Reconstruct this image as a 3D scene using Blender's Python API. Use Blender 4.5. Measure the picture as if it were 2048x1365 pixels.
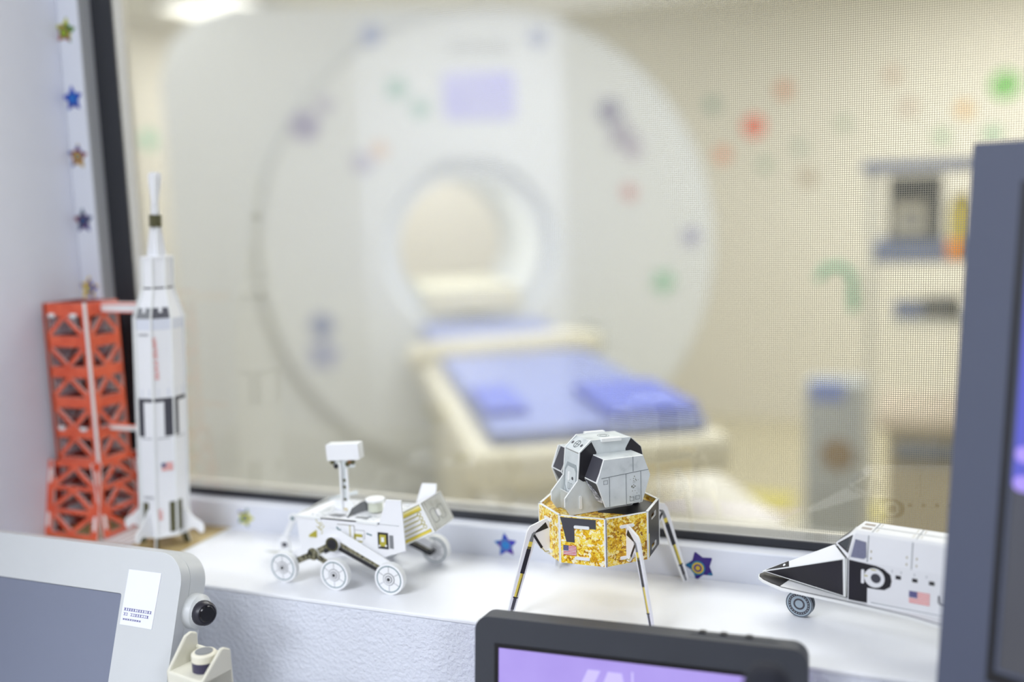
import bpy, bmesh, math, random
from mathutils import Vector, Matrix
from mathutils.geometry import tessellate_polygon
random.seed(7)
S = bpy.context.scene
for o in list(bpy.data.objects): bpy.data.objects.remove(o)
COL = S.collection
PI = math.pi
# ------------------------------------------------------------------ camera, world, lights, exposure
cam = bpy.data.cameras.new('camera'); camo = bpy.data.objects.new('camera', cam); COL.objects.link(camo)
cam.sensor_width = 36; cam.lens = 35; cam.clip_start = .02; cam.clip_end = 60
camo.matrix_world = Matrix(((.929, -.019, .3696, 0), (.3686, .1363, -.9195, 0), (-.0329, .9905, .1337, .36), (0, 0, 0, 1)))
cam.dof.use_dof = True; cam.dof.focus_distance = .875; cam.dof.aperture_fstop = 1.4
S.camera = camo
S.view_settings.view_transform = 'Standard'; S.view_settings.look = 'None'
S.view_settings.exposure = 0.0; S.view_settings.gamma = 1.0
S.view_settings.use_curve_mapping = False
W = bpy.data.worlds.new('world'); S.world = W; W.use_nodes = True
W.node_tree.nodes['Background'].inputs[0].default_value = (.8, .85, 1, 1)
W.node_tree.nodes['Background'].inputs[1].default_value = .3
def area(name, loc, size, energy, color, target, sy=None):
    L = bpy.data.lights.new(name, 'AREA'); L.energy = energy; L.color = color
    L.shape = 'RECTANGLE'; L.size = size; L.size_y = sy or size
    o = bpy.data.objects.new(name, L); COL.objects.link(o); o.location = loc
    o.rotation_euler = (Vector(target) - Vector(loc)).to_track_quat('-Z', 'Y').to_euler()
    return o
area('control_room_panel_light', (-.65, -.25, 1.47), .6, 20, (.88, .915, 1), (-.65, .05, 0), 1.2)
area('control_room_rear_panel_light', (-1.6, -1.5, 1.47), 1.2, 60, (.88, .92, 1), (-1.6, -1.5, 0), .6)
area('control_room_right_added_fill', (1.7, -1.3, 1.47), .6, 44, (.87, .90, 1), (.2, -.3, .3), 1.2)  # added fill from the right, brightens the left wall and its reflection
area('scan_room_panel_light', (-.6, 2.3, 1.47), 1.8, 58, (1, .99, .965), (-.6, 2.3, 0), 1.4)
area('scan_room_rear_panel_light', (1.0, 4.6, 1.47), 2.0, 90, (1, .98, .935), (1.0, 4.6, 0), 1.2)
area('scan_room_left_panel_light', (-3.0, 2.6, 1.47), 1.2, 20, (1, .98, .935), (-3.0, 2.6, 0), 1.2)
area('scan_room_back_added_fill', (-3.2, 5.2, 1.47), 1.0, 32, (1, .98, .935), (-3.2, 5.2, 0), .8)  # added fill behind the scanner, brightens the far wall seen through the bore
area('bore_light', (-1.87, 4.02, .43), .25, 2.6, (1, .98, .92), (-1.87, 4.02, 0), .3)

# ------------------------------------------------------------------ materials
MATS = {}
def srgb(r, g, b):
    f = lambda c: ((c / 255 + .055) / 1.055) ** 2.4 if c > 10 else c / 255 / 12.92
    return (f(r), f(g), f(b), 1)
def mat(name, col, rough=.5, metal=0, spec=.5, emit=None, es=1, bump=0, bscale=200, var=0, vscale=40, coat=0, bdist=.001):
    if name in MATS: return MATS[name]
    m = bpy.data.materials.new(name); m.use_nodes = True; N = m.node_tree.nodes; L = m.node_tree.links
    b = N['Principled BSDF']
    b.inputs['Base Color'].default_value = col; b.inputs['Roughness'].default_value = rough
    b.inputs['Metallic'].default_value = metal; b.inputs['Specular IOR Level'].default_value = spec
    b.inputs['Coat Weight'].default_value = coat
    if emit:
        b.inputs['Emission Color'].default_value = emit; b.inputs['Emission Strength'].default_value = es
    tc = N.new('ShaderNodeTexCoord')
    if bump:
        n = N.new('ShaderNodeTexNoise'); n.inputs['Scale'].default_value = bscale; n.inputs['Detail'].default_value = 4
        bp = N.new('ShaderNodeBump'); bp.inputs['Strength'].default_value = bump; bp.inputs['Distance'].default_value = bdist
        L.new(tc.outputs['Object'], n.inputs['Vector']); L.new(n.outputs[0], bp.inputs['Height']); L.new(bp.outputs[0], b.inputs['Normal'])
    # slight tone variation on everything (procedural)
    n = N.new('ShaderNodeTexNoise'); n.inputs['Scale'].default_value = vscale; n.inputs['Detail'].default_value = 3
    mx = N.new('ShaderNodeMix'); mx.data_type = 'RGBA'
    v = var or .02
    mx.inputs['A'].default_value = tuple(c * (1 - v) for c in col[:3]) + (1,)
    mx.inputs['B'].default_value = tuple(min(1, c * (1 + v)) for c in col[:3]) + (1,)
    L.new(tc.outputs['Object'], n.inputs['Vector']); L.new(n.outputs[0], mx.inputs['Factor']); L.new(mx.outputs['Result'], b.inputs['Base Color'])
    MATS[name] = m; return m
def ramp_mat(name, stops, scale, kind='noise', rough=.5, metal=0, detail=4, distort=0, const=False, bump=0, spec=.5):
    if name in MATS: return MATS[name]
    m = bpy.data.materials.new(name); m.use_nodes = True; N = m.node_tree.nodes; L = m.node_tree.links
    b = N['Principled BSDF']; b.inputs['Roughness'].default_value = rough; b.inputs['Metallic'].default_value = metal
    b.inputs['Specular IOR Level'].default_value = spec
    tc = N.new('ShaderNodeTexCoord')
    if kind == 'noise':
        t = N.new('ShaderNodeTexNoise'); t.inputs['Scale'].default_value = scale; t.inputs['Detail'].default_value = detail
        t.inputs['Distortion'].default_value = distort; out = t.outputs[0]; L.new(tc.outputs['Object'], t.inputs['Vector'])
    elif kind == 'foil':
        w = N.new('ShaderNodeTexNoise'); w.inputs['Scale'].default_value = scale * .5; w.inputs['Detail'].default_value = 3
        mp = N.new('ShaderNodeVectorMath'); mp.operation = 'MULTIPLY_ADD'; mp.inputs[1].default_value = (.012, .012, .012)
        L.new(tc.outputs['Object'], w.inputs['Vector']); L.new(w.outputs['Color'], mp.inputs[0]); L.new(tc.outputs['Object'], mp.inputs[2])
        t = N.new('ShaderNodeTexVoronoi'); t.inputs['Scale'].default_value = scale; L.new(mp.outputs[0], t.inputs['Vector'])
        sp = N.new('ShaderNodeSeparateColor'); L.new(t.outputs['Color'], sp.inputs[0])
        t2 = N.new('ShaderNodeTexNoise'); t2.inputs['Scale'].default_value = scale * 1.6; t2.inputs['Detail'].default_value = 4; t2.inputs['Distortion'].default_value = 2.5
        L.new(tc.outputs['Object'], t2.inputs['Vector'])
        ad = N.new('ShaderNodeMath'); ad.operation = 'MULTIPLY_ADD'; ad.inputs[1].default_value = .34
        sc = N.new('ShaderNodeMath'); sc.operation = 'MULTIPLY'; sc.inputs[1].default_value = .68
        L.new(t2.outputs[0], sc.inputs[0]); L.new(sp.outputs[0], ad.inputs[0]); L.new(sc.outputs[0], ad.inputs[2]); out = ad.outputs[0]
    else:
        t = N.new('ShaderNodeTexVoronoi'); t.inputs['Scale'].default_value = scale; L.new(tc.outputs['Object'], t.inputs['Vector'])
        sp = N.new('ShaderNodeSeparateColor'); L.new(t.outputs['Color'], sp.inputs[0]); out = sp.outputs[0]
    r = N.new('ShaderNodeValToRGB'); e = r.color_ramp.elements
    while len(e) < len(stops): e.new(.5)
    for i, (p, c) in enumerate(stops): e[i].position = p; e[i].color = c
    if const: r.color_ramp.interpolation = 'CONSTANT'
    L.new(out, r.inputs[0]); L.new(r.outputs[0], b.inputs['Base Color'])
    if bump:
        bp = N.new('ShaderNodeBump'); bp.inputs['Strength'].default_value = bump; bp.inputs['Distance'].default_value = .0006
        L.new(out, bp.inputs['Height']); L.new(bp.outputs[0], b.inputs['Normal'])
    MATS[name] = m; return m
WHITE = mat('white_card', srgb(240, 241, 243), .45, var=.015)
EDGE = mat('card_edge', srgb(238, 240, 238), .7)
BLACK = mat('black_print', srgb(34, 33, 38), .38, var=.1)
DGREY = mat('dark_grey_print', srgb(70, 70, 78), .4, var=.1)
MGREY = mat('mid_grey_print', srgb(130, 132, 134), .5)
LINE = mat('printed_line', srgb(120, 128, 130), .5)
RED = mat('red_print', srgb(232, 96, 70), .5)
LRED = mat('pale_red_print', srgb(240, 150, 140), .5)
NAVY = mat('navy_print', srgb(60, 56, 110), .5)
OLIVE = mat('olive_print', srgb(84, 82, 52), .45, var=.2, vscale=300)
YEL = mat('yellow_print', srgb(226, 206, 84), .45, var=.1, vscale=300)
KHAKI = mat('khaki_print', srgb(180, 170, 60), .5, var=.15, vscale=300)
TEAL = mat('teal_print', srgb(70, 110, 116), .5)
ORANGE = ramp_mat('orange_truss_print', [(.3, srgb(214, 82, 52)), (.7, srgb(238, 108, 74))], 60, rough=.4)
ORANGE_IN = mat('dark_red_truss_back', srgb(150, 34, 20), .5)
PINKEDGE = mat('truss_card_edge', srgb(232, 205, 200), .7)
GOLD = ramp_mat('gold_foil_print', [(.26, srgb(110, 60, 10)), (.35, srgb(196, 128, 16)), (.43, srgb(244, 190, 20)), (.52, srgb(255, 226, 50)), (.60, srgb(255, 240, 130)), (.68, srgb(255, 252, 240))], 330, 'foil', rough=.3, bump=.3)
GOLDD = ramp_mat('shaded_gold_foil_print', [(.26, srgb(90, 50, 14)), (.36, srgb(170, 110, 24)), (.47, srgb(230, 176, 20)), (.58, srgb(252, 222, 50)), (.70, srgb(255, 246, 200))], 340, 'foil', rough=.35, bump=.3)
SILVER = ramp_mat('silver_foil_print', [(.3, srgb(30, 30, 36)), (.5, srgb(130, 136, 150)), (.65, srgb(240, 242, 250))], 420, 'foil', rough=.3)
LGREY = ramp_mat('weathered_grey_print', [(.28, srgb(176, 184, 184)), (.42, srgb(206, 212, 212)), (.62, srgb(216, 222, 222))], 55, rough=.42, detail=6)
LGREY2 = ramp_mat('weathered_warm_grey_print', [(.3, srgb(150, 150, 142)), (.48, srgb(188, 190, 184)), (.62, srgb(200, 203, 198))], 55, rough=.42, detail=6)
PALE = ramp_mat('pale_grey_detail_print', [(.4, srgb(190, 194, 196)), (.5, srgb(236, 238, 240)), (.58, srgb(232, 234, 236)), (.64, srgb(170, 175, 180))], 130, rough=.5, detail=5)
GREEBLE = ramp_mat('mechanical_detail_print', [(.38, srgb(40, 40, 34)), (.46, srgb(96, 92, 66)), (.54, srgb(150, 146, 122)), (.62, srgb(60, 58, 46))], 260, rough=.4, detail=5)
BASEP = ramp_mat('sandy_base_print', [(.4, srgb(170, 148, 100)), (.6, srgb(205, 184, 132))], 30, rough=.45)
BASEG = mat('grey_roadway_print', srgb(190, 182, 184), .5)

# ------------------------------------------------------------------ mesh helper
class MB:
    def __init__(s): s.v = []; s.f = []; s.mi = []; s.mats = []
    def idx(s, m):
        if m not in s.mats: s.mats.append(m)
        return s.mats.index(m)
    def face(s, pts, m):
        n = len(s.v); s.v += [tuple(p) for p in pts]; s.f.append(tuple(range(n, n + len(pts)))); s.mi.append(s.idx(m))
    def hexa(s, p, m):   # p: 8 points, bottom 4 ccw then top 4
        n = len(s.v); s.v += [tuple(q) for q in p]; k = s.idx(m)
        for q in ((0, 3, 2, 1), (4, 5, 6, 7), (0, 1, 5, 4), (1, 2, 6, 5), (2, 3, 7, 6), (3, 0, 4, 7)):
            s.f.append(tuple(n + i for i in q)); s.mi.append(k)
    def box(s, lo, hi, m, R=None):
        p = [Vector(c) for c in ((lo[0], lo[1], lo[2]), (hi[0], lo[1], lo[2]), (hi[0], hi[1], lo[2]), (lo[0], hi[1], lo[2]),
             (lo[0], lo[1], hi[2]), (hi[0], lo[1], hi[2]), (hi[0], hi[1], hi[2]), (lo[0], hi[1], hi[2]))]
        if R: p = [R @ q for q in p]
        s.hexa(p, m)
    def plate(s, out, O, u, v, th, fm, em=None, bm=None, holes=(), front=0.0):
        """outline 2D (u,v), front face towards u x v, thickness behind it"""
        O = Vector(O); u = Vector(u); v = Vector(v); w = u.cross(v).normalized()
        em = em or fm; bm = bm or fm
        def area2(l): return sum(l[i][0] * l[(i + 1) % len(l)][1] - l[(i + 1) % len(l)][0] * l[i][1] for i in range(len(l)))
        out = list(out)
        if area2(out) < 0: out = out[::-1]
        loops = [out] + [list(h) if area2(h) < 0 else list(h)[::-1] for h in holes]
        flat = [p for l in loops for p in l]
        P = [O + u * p[0] + v * p[1] + w * front for p in flat]; n = len(s.v); N = len(P)
        s.v += [tuple(p) for p in P] + [tuple(p - w * th) for p in P]
        fi, ei, bi = s.idx(fm), s.idx(em), s.idx(bm)
        if len(loops) == 1 and len(out) == 4:
            tris = [(0, 1, 2, 3)]
        else:
            tris = tessellate_polygon([[Vector((p[0], p[1], 0)) for p in l] for l in loops])
        for t in tris:
            a = area2([flat[i] for i in t])
            t = tuple(t) if a > 0 else tuple(reversed(t))
            s.f.append(tuple(n + i for i in t)); s.mi.append(fi)
            s.f.append(tuple(n + N + i for i in reversed(t))); s.mi.append(bi)
        k = 0
        for l in loops:
            for i in range(len(l)):
                a, b = k + i, k + (i + 1) % len(l)
                s.f.append((n + a, n + N + a, n + N + b, n + b)); s.mi.append(ei)
            k += len(l)
    def tube(s, pts, r, m, n=10, m2=None):
        pts = [Vector(p) for p in pts]; k = s.idx(m); rings = []
        rr = r if isinstance(r, (list, tuple)) else [r] * len(pts)
        for i, p in enumerate(pts):
            d = (pts[min(i + 1, len(pts) - 1)] - pts[max(i - 1, 0)]).normalized()
            a = d.orthogonal().normalized() if i == 0 else (a - d * a.dot(d)).normalized()
            b = d.cross(a); base = len(s.v)
            s.v += [tuple(p + (a * math.cos(t) + b * math.sin(t)) * rr[i]) for t in [2 * PI * j / n for j in range(n)]]
            rings.append(base)
        for i in range(len(rings) - 1):
            for j in range(n):
                s.f.append((rings[i] + j, rings[i] + (j + 1) % n, rings[i + 1] + (j + 1) % n, rings[i + 1] + j)); s.mi.append(k)
        k2 = s.idx(m2) if m2 else k
        s.f.append(tuple(reversed(range(rings[0], rings[0] + n)))); s.mi.append(k2)
        s.f.append(tuple(range(rings[-1], rings[-1] + n))); s.mi.append(k2)
    def build(s, name, parent=None, smooth=False, bevel=0, seg=3, loc=None):
        me = bpy.data.meshes.new(name); me.from_pydata(s.v, [], s.f)
        for m in s.mats: me.materials.append(m)
        for p, i in zip(me.polygons, s.mi): p.material_index = i; p.use_smooth = smooth
        me.update()
        if smooth or bevel:
            bm = bmesh.new(); bm.from_mesh(me); bmesh.ops.remove_doubles(bm, verts=bm.verts, dist=1e-6)
            bmesh.ops.recalc_face_normals(bm, faces=bm.faces); bm.to_mesh(me); bm.free()
            if smooth: me.set_sharp_from_angle(angle=math.radians(35))
        o = bpy.data.objects.new(name, me); COL.objects.link(o)
        if parent is not None: o.parent = parent
        if loc: o.location = loc
        if bevel:
            b = o.modifiers.new('bevel', 'BEVEL'); b.width = bevel; b.segments = seg; b.limit_method = 'ANGLE'
            for p in me.polygons: p.use_smooth = True
            me.set_sharp_from_angle(angle=math.radians(60))
        return o
def circ(cx, cy, r, n=20, a0=0, a1=2 * PI):
    full = abs(a1 - a0 - 2 * PI) < 1e-6
    return [(cx + r * math.cos(a0 + (a1 - a0) * i / (n if full else n - 1)), cy + r * math.sin(a0 + (a1 - a0) * i / (n if full else n - 1))) for i in range(n)]
def rrect(x0, y0, x1, y1, r, n=5):
    o = []
    for cx, cy, a in ((x1 - r, y0 + r, -PI / 2), (x1 - r, y1 - r, 0), (x0 + r, y1 - r, PI / 2), (x0 + r, y0 + r, PI)):
        o += [(cx + r * math.cos(a + PI / 2 * i / n), cy + r * math.sin(a + PI / 2 * i / n)) for i in range(n + 1)]
    return o
def rect(x0, y0, x1, y1): return [(x0, y0), (x1, y0), (x1, y1), (x0, y1)]
def star(r1, r2, rot=0, n=5):
    return [((r1 if i % 2 == 0 else r2) * math.sin(rot + PI * i / n), (r1 if i % 2 == 0 else r2) * math.cos(rot + PI * i / n)) for i in range(2 * n)]
def thing(name, label, cat, loc=(0, 0, 0), group=None, rot=(0, 0, 0)):
    o = bpy.data.objects.new(name, None); COL.objects.link(o); o.empty_display_size = .02
    o.location = loc; o.rotation_euler = rot; o['label'] = label; o['category'] = cat
    if group: o['group'] = group
    return o
def tag(o, label, cat, group=None):
    o['label'] = label; o['category'] = cat
    if group: o['group'] = group
    return o
def struct(o): o['kind'] = 'structure'; return o
def flag(parent, O, u, v, w, h, red, blue, lift=.0003, light=None):
    """striped flag decal: 13 stripes, canton with dots"""
    b = MB(); n = Vector(u).cross(Vector(v)).normalized(); O = Vector(O) + n * lift
    b.plate(rect(0, 0, w, h), O, u, v, .0002, light or WHITE)
    for i in range(0, 13, 2): b.plate(rect(0, h * i / 13, w, h * (i + 1) / 13), O, u, v, .0002, red, front=.00008)
    b.plate(rect(0, h * 6 / 13, w * .4, h), O, u, v, .0003, blue, front=.00016)
    for i in range(5):
        for j in range(4):
            b.plate(circ(w * (.04 + .08 * i), h * (.53 + .12 * j), h * .022, 5), O, u, v, .0001, WHITE, front=.00022)
    return b.build('flag', parent)
def text(parent, s, O, u, v, size, m, ext=.0001, name='lettering', spacing=1.0):
    c = bpy.data.curves.new('lettering', 'FONT'); c.body = s; c.size = size; c.extrude = ext; c.space_character = spacing
    c.align_x = 'CENTER'; c.align_y = 'CENTER'
    t = bpy.data.objects.new('t', c); COL.objects.link(t)
    dg = bpy.context.evaluated_depsgraph_get(); me = bpy.data.meshes.new_from_object(t.evaluated_get(dg))
    bpy.data.objects.remove(t); me.materials.clear(); me.materials.append(m)
    o = bpy.data.objects.new(name, me); COL.objects.link(o); o.parent = parent
    u = Vector(u).normalized(); v = Vector(v).normalized(); w = u.cross(v)
    o.matrix_local = Matrix.Translation(Vector(O) + w * .0004) @ Matrix((u, v, w)).transposed().to_4x4()
    return o

# ------------------------------------------------------------------ the setting
FZ, CZ = -.95, 1.5
WALLM = mat('cool_white_painted_wall', srgb(226, 229, 240), .6, bump=.25, bscale=60)
PLAST = mat('white_rough_plaster', srgb(226, 230, 240), .7, bump=1.0, bscale=260, bdist=.002)
SILLM = mat('white_gloss_painted_sill', srgb(240, 242, 246), .32, bump=.12, bscale=90)
CREAM = mat('cream_painted_wall', srgb(228, 224, 214), .7)
FLOORM = mat('beige_vinyl_floor', srgb(196, 188, 160), .5, var=.05, vscale=3)
CEILM = mat('white_ceiling_paint', srgb(235, 235, 230), .8)
FRAMEM = mat('white_window_profile', srgb(222, 226, 236), .35)
FRAMEG = mat('grey_window_profile_return', srgb(176, 178, 180), .45)
GASK = mat('black_rubber_gasket', srgb(42, 44, 50), .55)
ADDPANELM = mat('grey_added_panel', srgb(116, 117, 116), .5)
def sbox(name, lo, hi, m, **k): b = MB(); b.box(lo, hi, m); return struct(b.build(name, **k))
XL, XR_, ZT = -.9205, 1.15, 1.15
sbox('floor', (-4.4, -2.8, FZ - .1), (3.2, 6.3, FZ), FLOORM)
sbox('ceiling', (-4.4, -2.8, CZ), (3.2, 6.3, CZ + .1), CEILM)
b = MB()
b.box((-4.2, .7586, FZ), (3, 1.02, -.004), PLAST)
b.box((-4.2, .7586, -.004), (XL - .0, 1.02, CZ), WALLM)
b.box((XR_, .7586, -.004), (3, 1.02, CZ), WALLM)
b.box((XL, .7586, ZT), (XR_, 1.02, CZ), WALLM)
struct(b.build('wall_front'))
sbox('wall_left', (XL - .12, .29, FZ), (XL, .7586, CZ), WALLM)
sbox('wall_rear', (-3.2, -2.6, FZ), (3, -2.5, CZ), WALLM)
sbox('wall_right', (2.9, -2.5, FZ), (3, .7586, CZ), WALLM)
sbox('wall_rear_left', (-3.2, -2.5, FZ), (-3.1, .7586, CZ), WALLM)
sbox('wall_far', (-4.3, 6.0, FZ), (3, 6.1, CZ), CREAM)
sbox('wall_far_left', (-4.3, 1.02, FZ), (-4.2, 6.0, CZ), CREAM)
sbox('wall_far_right', (2.9, 1.02, FZ), (3, 6.0, CZ), CREAM)
b = MB(); b.box((-4.2, 1.021, FZ), (XL, 1.03, CZ), CREAM); b.box((XR_, 1.021, FZ), (3, 1.03, CZ), CREAM)
b.box((XL, 1.021, FZ), (XR_, 1.03, .02), CREAM); b.box((XL, 1.021, ZT), (XR_, 1.03, CZ), CREAM); struct(b.build('trim_2'))
sl = sbox('trim_1', (XL, .7586, -.004), (XR_, .93, 0), SILLM, bevel=.0012, seg=2)
# dark panel added along the control room's rear wall to darken the glass reflection
b = MB(); b.box((-1.45, -2.5, FZ), (2.6, -2.44, 1.2), ADDPANELM); struct(b.build('added_dark_panel'))
# window frame profile: star strip, return to the glass, gasket, glass, wire mesh
win = thing('window_1', 'wide observation window with white profile, black gasket and wire mesh glass', 'window')
del win['category']; del win['label']; win['kind'] = 'structure'
SW = .0310; YS_, YG = .914, .9345
b = MB()
for lo, hi in (((XL, YS_, 0), (XL + SW, YG + .03, ZT)), ((XR_ - SW, YS_, 0), (XR_, YG + .03, ZT)),
               ((XL + SW, YS_, 0), (XR_ - SW, YG + .03, SW)), ((XL + SW, YS_, ZT - SW), (XR_ - SW, YG + .03, ZT))):
    b.box(lo, hi, FRAMEM)
b.build('frame_profile', win, bevel=.0015, seg=2)
b = MB(); b.box((XL + SW - .0002, YS_ + .0018, SW), (XL + SW + .0003, YG + .02, ZT - SW), FRAMEG); b.build('profile_return', win)
g0 = .0075
b = MB()
b.box((XL + SW, .9342, SW), (XL + SW + .031, .9375, ZT - SW), GASK); b.box((XR_ - SW - .03, .9342, SW), (XR_ - SW, .9375, ZT - SW), GASK)
b.box((XL + SW, .9342, SW), (XR_ - SW, .9375, SW + .0085), GASK); b.box((XL + SW, .9342, ZT - SW - .01), (XR_ - SW, .9375, ZT - SW), GASK)
b.build('gasket', win, bevel=.0008, seg=2)
def glass_mat():
    m = bpy.data.materials.new('window_glass'); m.use_nodes = True; N = m.node_tree.nodes; L = m.node_tree.links
    N.remove(N['Principled BSDF']); out = N['Material Output']
    t = N.new('ShaderNodeBsdfTransparent'); t.inputs[0].default_value = (.985, .99, .985, 1)
    g = N.new('ShaderNodeBsdfGlossy'); g.inputs['Roughness'].default_value = 0; g.inputs[0].default_value = (1, 1, 1, 1)
    lw = N.new('ShaderNodeLayerWeight'); lw.inputs['Blend'].default_value = .5
    pw = N.new('ShaderNodeMath'); pw.operation = 'POWER'; pw.inputs[1].default_value = 5; L.new(lw.outputs['Facing'], pw.inputs[0])
    ml = N.new('ShaderNodeMath'); ml.operation = 'MULTIPLY_ADD'; ml.inputs[1].default_value = .957; ml.inputs[2].default_value = .043; L.new(pw.outputs[0], ml.inputs[0])
    x = N.new('ShaderNodeMixShader'); L.new(ml.outputs[0], x.inputs[0]); L.new(t.outputs[0], x.inputs[1]); L.new(g.outputs[0], x.inputs[2])
    L.new(x.outputs[0], out.inputs['Surface']); return m
GLASS = glass_mat()
b = MB(); b.box((XL + SW, .9360, SW), (XR_ - SW, .9368, ZT - SW), GLASS); b.build('glass_pane', win)
b = MB(); b.box((XL + SW, .9380, SW), (XR_ - SW, .9388, ZT - SW), GLASS); b.build('rear_glass_pane', win)
def mesh_mat():
    m = bpy.data.materials.new('shielding_wire_mesh'); m.use_nodes = True; N = m.node_tree.nodes; L = m.node_tree.links
    b = N['Principled BSDF']; b.inputs['Base Color'].default_value = srgb(158, 155, 142); b.inputs['Roughness'].default_value = .6
    out = N['Material Output']; tc = N.new('ShaderNodeTexCoord'); sp = N.new('ShaderNodeSeparateXYZ'); L.new(tc.outputs['Object'], sp.inputs[0])
    P = .0019; gaps = []
    for ax in (0, 2):
        q = N.new('ShaderNodeMath'); q.operation = 'DIVIDE'; q.inputs[1].default_value = P; L.new(sp.outputs[ax], q.inputs[0])
        fr = N.new('ShaderNodeMath'); fr.operation = 'FRACT'; L.new(q.outputs[0], fr.inputs[0])
        gt = N.new('ShaderNodeMath'); gt.operation = 'GREATER_THAN'; gt.inputs[1].default_value = .2; L.new(fr.outputs[0], gt.inputs[0]); gaps.append(gt)
    mu = N.new('ShaderNodeMath'); mu.operation = 'MULTIPLY'; L.new(gaps[0].outputs[0], mu.inputs[0]); L.new(gaps[1].outputs[0], mu.inputs[1])
    t = N.new('ShaderNodeBsdfTransparent'); x = N.new('ShaderNodeMixShader')
    L.new(mu.outputs[0], x.inputs[0]); L.new(b.outputs[0], x.inputs[1]); L.new(t.outputs[0], x.inputs[2]); L.new(x.outputs[0], out.inputs['Surface'])
    return m
b = MB(); b.face([(XL + SW, .9374, SW), (XR_ - SW, .9374, SW), (XR_ - SW, .9374, ZT - SW), (XL + SW, .9374, ZT - SW)], mesh_mat())
b.build('wire_mesh', win)

# ------------------------------------------------------------------ star stickers on the window profile
def sticker_mat(name, cols, scale=220):
    n = len(cols)
    return ramp_mat(name, [(i / n, srgb(*[max(c) * (q / max(c)) ** 1.7 * .92 for q in c])) for i, c in enumerate(cols)], scale, 'voronoi', rough=.3, const=True)
STARS = [
 (-.909, .578, (200, 200, 40), (60, 130, 50), (180, 30, 90), 'yellow, green and magenta foil star sticker, topmost on the window frame'),
 (-.907, .501, (40, 90, 190), (30, 120, 200), (60, 60, 160), 'plain blue foil star sticker, second from the top on the frame'),
 (-.9072, .435, (50, 70, 150), (190, 170, 50), (170, 50, 60), 'blue, yellow and red foil star sticker, third down the window frame'),
 (-.9077, .360, (60, 40, 130), (40, 90, 110), (130, 60, 80), 'purple foil star sticker with teal swirl, fourth down the window frame'),
 (-.9078, .280, (240, 220, 30), (60, 110, 200), (110, 40, 140), 'yellow-tipped star sticker peeking above the red launch tower'),
 (-.7059, .0150, (30, 80, 190), (210, 210, 30), (30, 130, 50), 'green, yellow and blue star sticker behind the moon rover'),
 (-.3819, .0140, (36, 60, 190), (20, 150, 200), (110, 40, 160), 'blue and violet star sticker beside the left legs of the moon lander'),
 (-.1809, .0130, (70, 30, 130), (210, 180, 50), (30, 130, 160), 'purple star sticker with yellow ring, next to the shuttle nose')]
for i, (x, z, c1, c2, c3, lab) in enumerate(STARS):
    b = MB(); m1 = sticker_mat('foil_star_%d' % i, [c1, c2, c1, c3, c2] if i < 7 else [c1, c1, c3, c1, c1], 190)
    mC = mat('foil_ring_a_%d' % i, srgb(*c2), .25, .2); mB = mat('foil_ring_b_%d' % i, srgb(*c1), .25, .2); mD = mat('foil_ring_c_%d' % i, srgb(*c3), .25, .2)
    r1 = [.0160, .0160, .0160, .0160, .0160, .0125, .0135, .0150][i]; rot = [.2, -.05, .1, .0, .1, .35, -.1, -.35][i]
    N0 = len(b.v); O = Vector((x, YS_ - .0003, z)); u = (1, 0, 0); v = (0, 0, 1)
    sx = 1
    out = [(p[0] * sx, p[1]) for p in star(r1, r1 * (.60 if i == 7 else .5), rot)]
    # rounded tips: replace each tip by two points
    o2 = []
    for k in range(10):
        if k % 2 == 0:
            p = Vector(out[k]); a = Vector(out[k - 1]); c = Vector(out[(k + 1) % 10])
            o2 += [tuple(p.lerp(a, .14)), tuple(p.lerp(Vector((0, 0)), .05)), tuple(p.lerp(c, .14))]
        else: o2.append(out[k])
    b.plate(o2, O, u, v, .0008, m1)
    cx, cz = (-.0022, -.0022) if i in (0, 7) else (0, 0)
    for q, (rr, mm) in enumerate(((.0058, mD), (.0047, mC), (.0032, mB), (.0019, mC))):
        if i in (4, 5) and q < 2: continue
        b.plate([(cx + a * sx, cz + bb) for a, bb in circ(0, 0, rr * r1 / .0125, 16)], O, u, v, .0004, mm, front=.00012 * (q + 1))
    o = b.build('star_sticker'); tag(o, lab, 'sticker')

# ------------------------------------------------------------------ red launch tower
tow = thing('launch_tower', 'red lattice cardboard launch tower beside the white rocket on the sill', 'model', (-.879, .872, .002))
def truss_holes(w, h, n, top=.0150, bot=.0070, side=.0048, beam=.0030, band=.0125, pat=(1, 0, 1, 0, 1), x0=0):
    """n bays of alternating A and V shaped triangular openings"""
    holes = []; bh = (h - top - bot - band * (n - 1)) / n
    for i in range(n):
        zt = h - top - i * (bh + band); zb = zt - bh; a = pat[i]
        xl, xr, xm = x0 + side, x0 + w - side, x0 + w / 2; t = beam
        if a:
            holes += [[(xl, zt), (xl, zb + t * 1.3), (xm - t * 1.2, zt)], [(xr, zt), (xm + t * 1.2, zt), (xr, zb + t * 1.3)],
                      [(xl + t * 1.2, zb), (xr - t * 1.2, zb), (xm, zt - t * 1.1)]]
        else:
            holes += [[(xl, zb), (xm - t * 1.2, zb), (xl, zt - t * 1.3)], [(xr, zb), (xr, zt - t * 1.3), (xm + t * 1.2, zb)],
                      [(xl + t * 1.2, zt), (xm, zb + t * 1.1), (xr - t * 1.2, zt)]]
    return holes
TX0, TX1, TY0, TY1, TZ0, TZ1 = -.0325, .0315, -.026, .024, .083, .2675
Wt, Dt, Ht = TX1 - TX0, TY1 - TY0, TZ1 - TZ0
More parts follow.
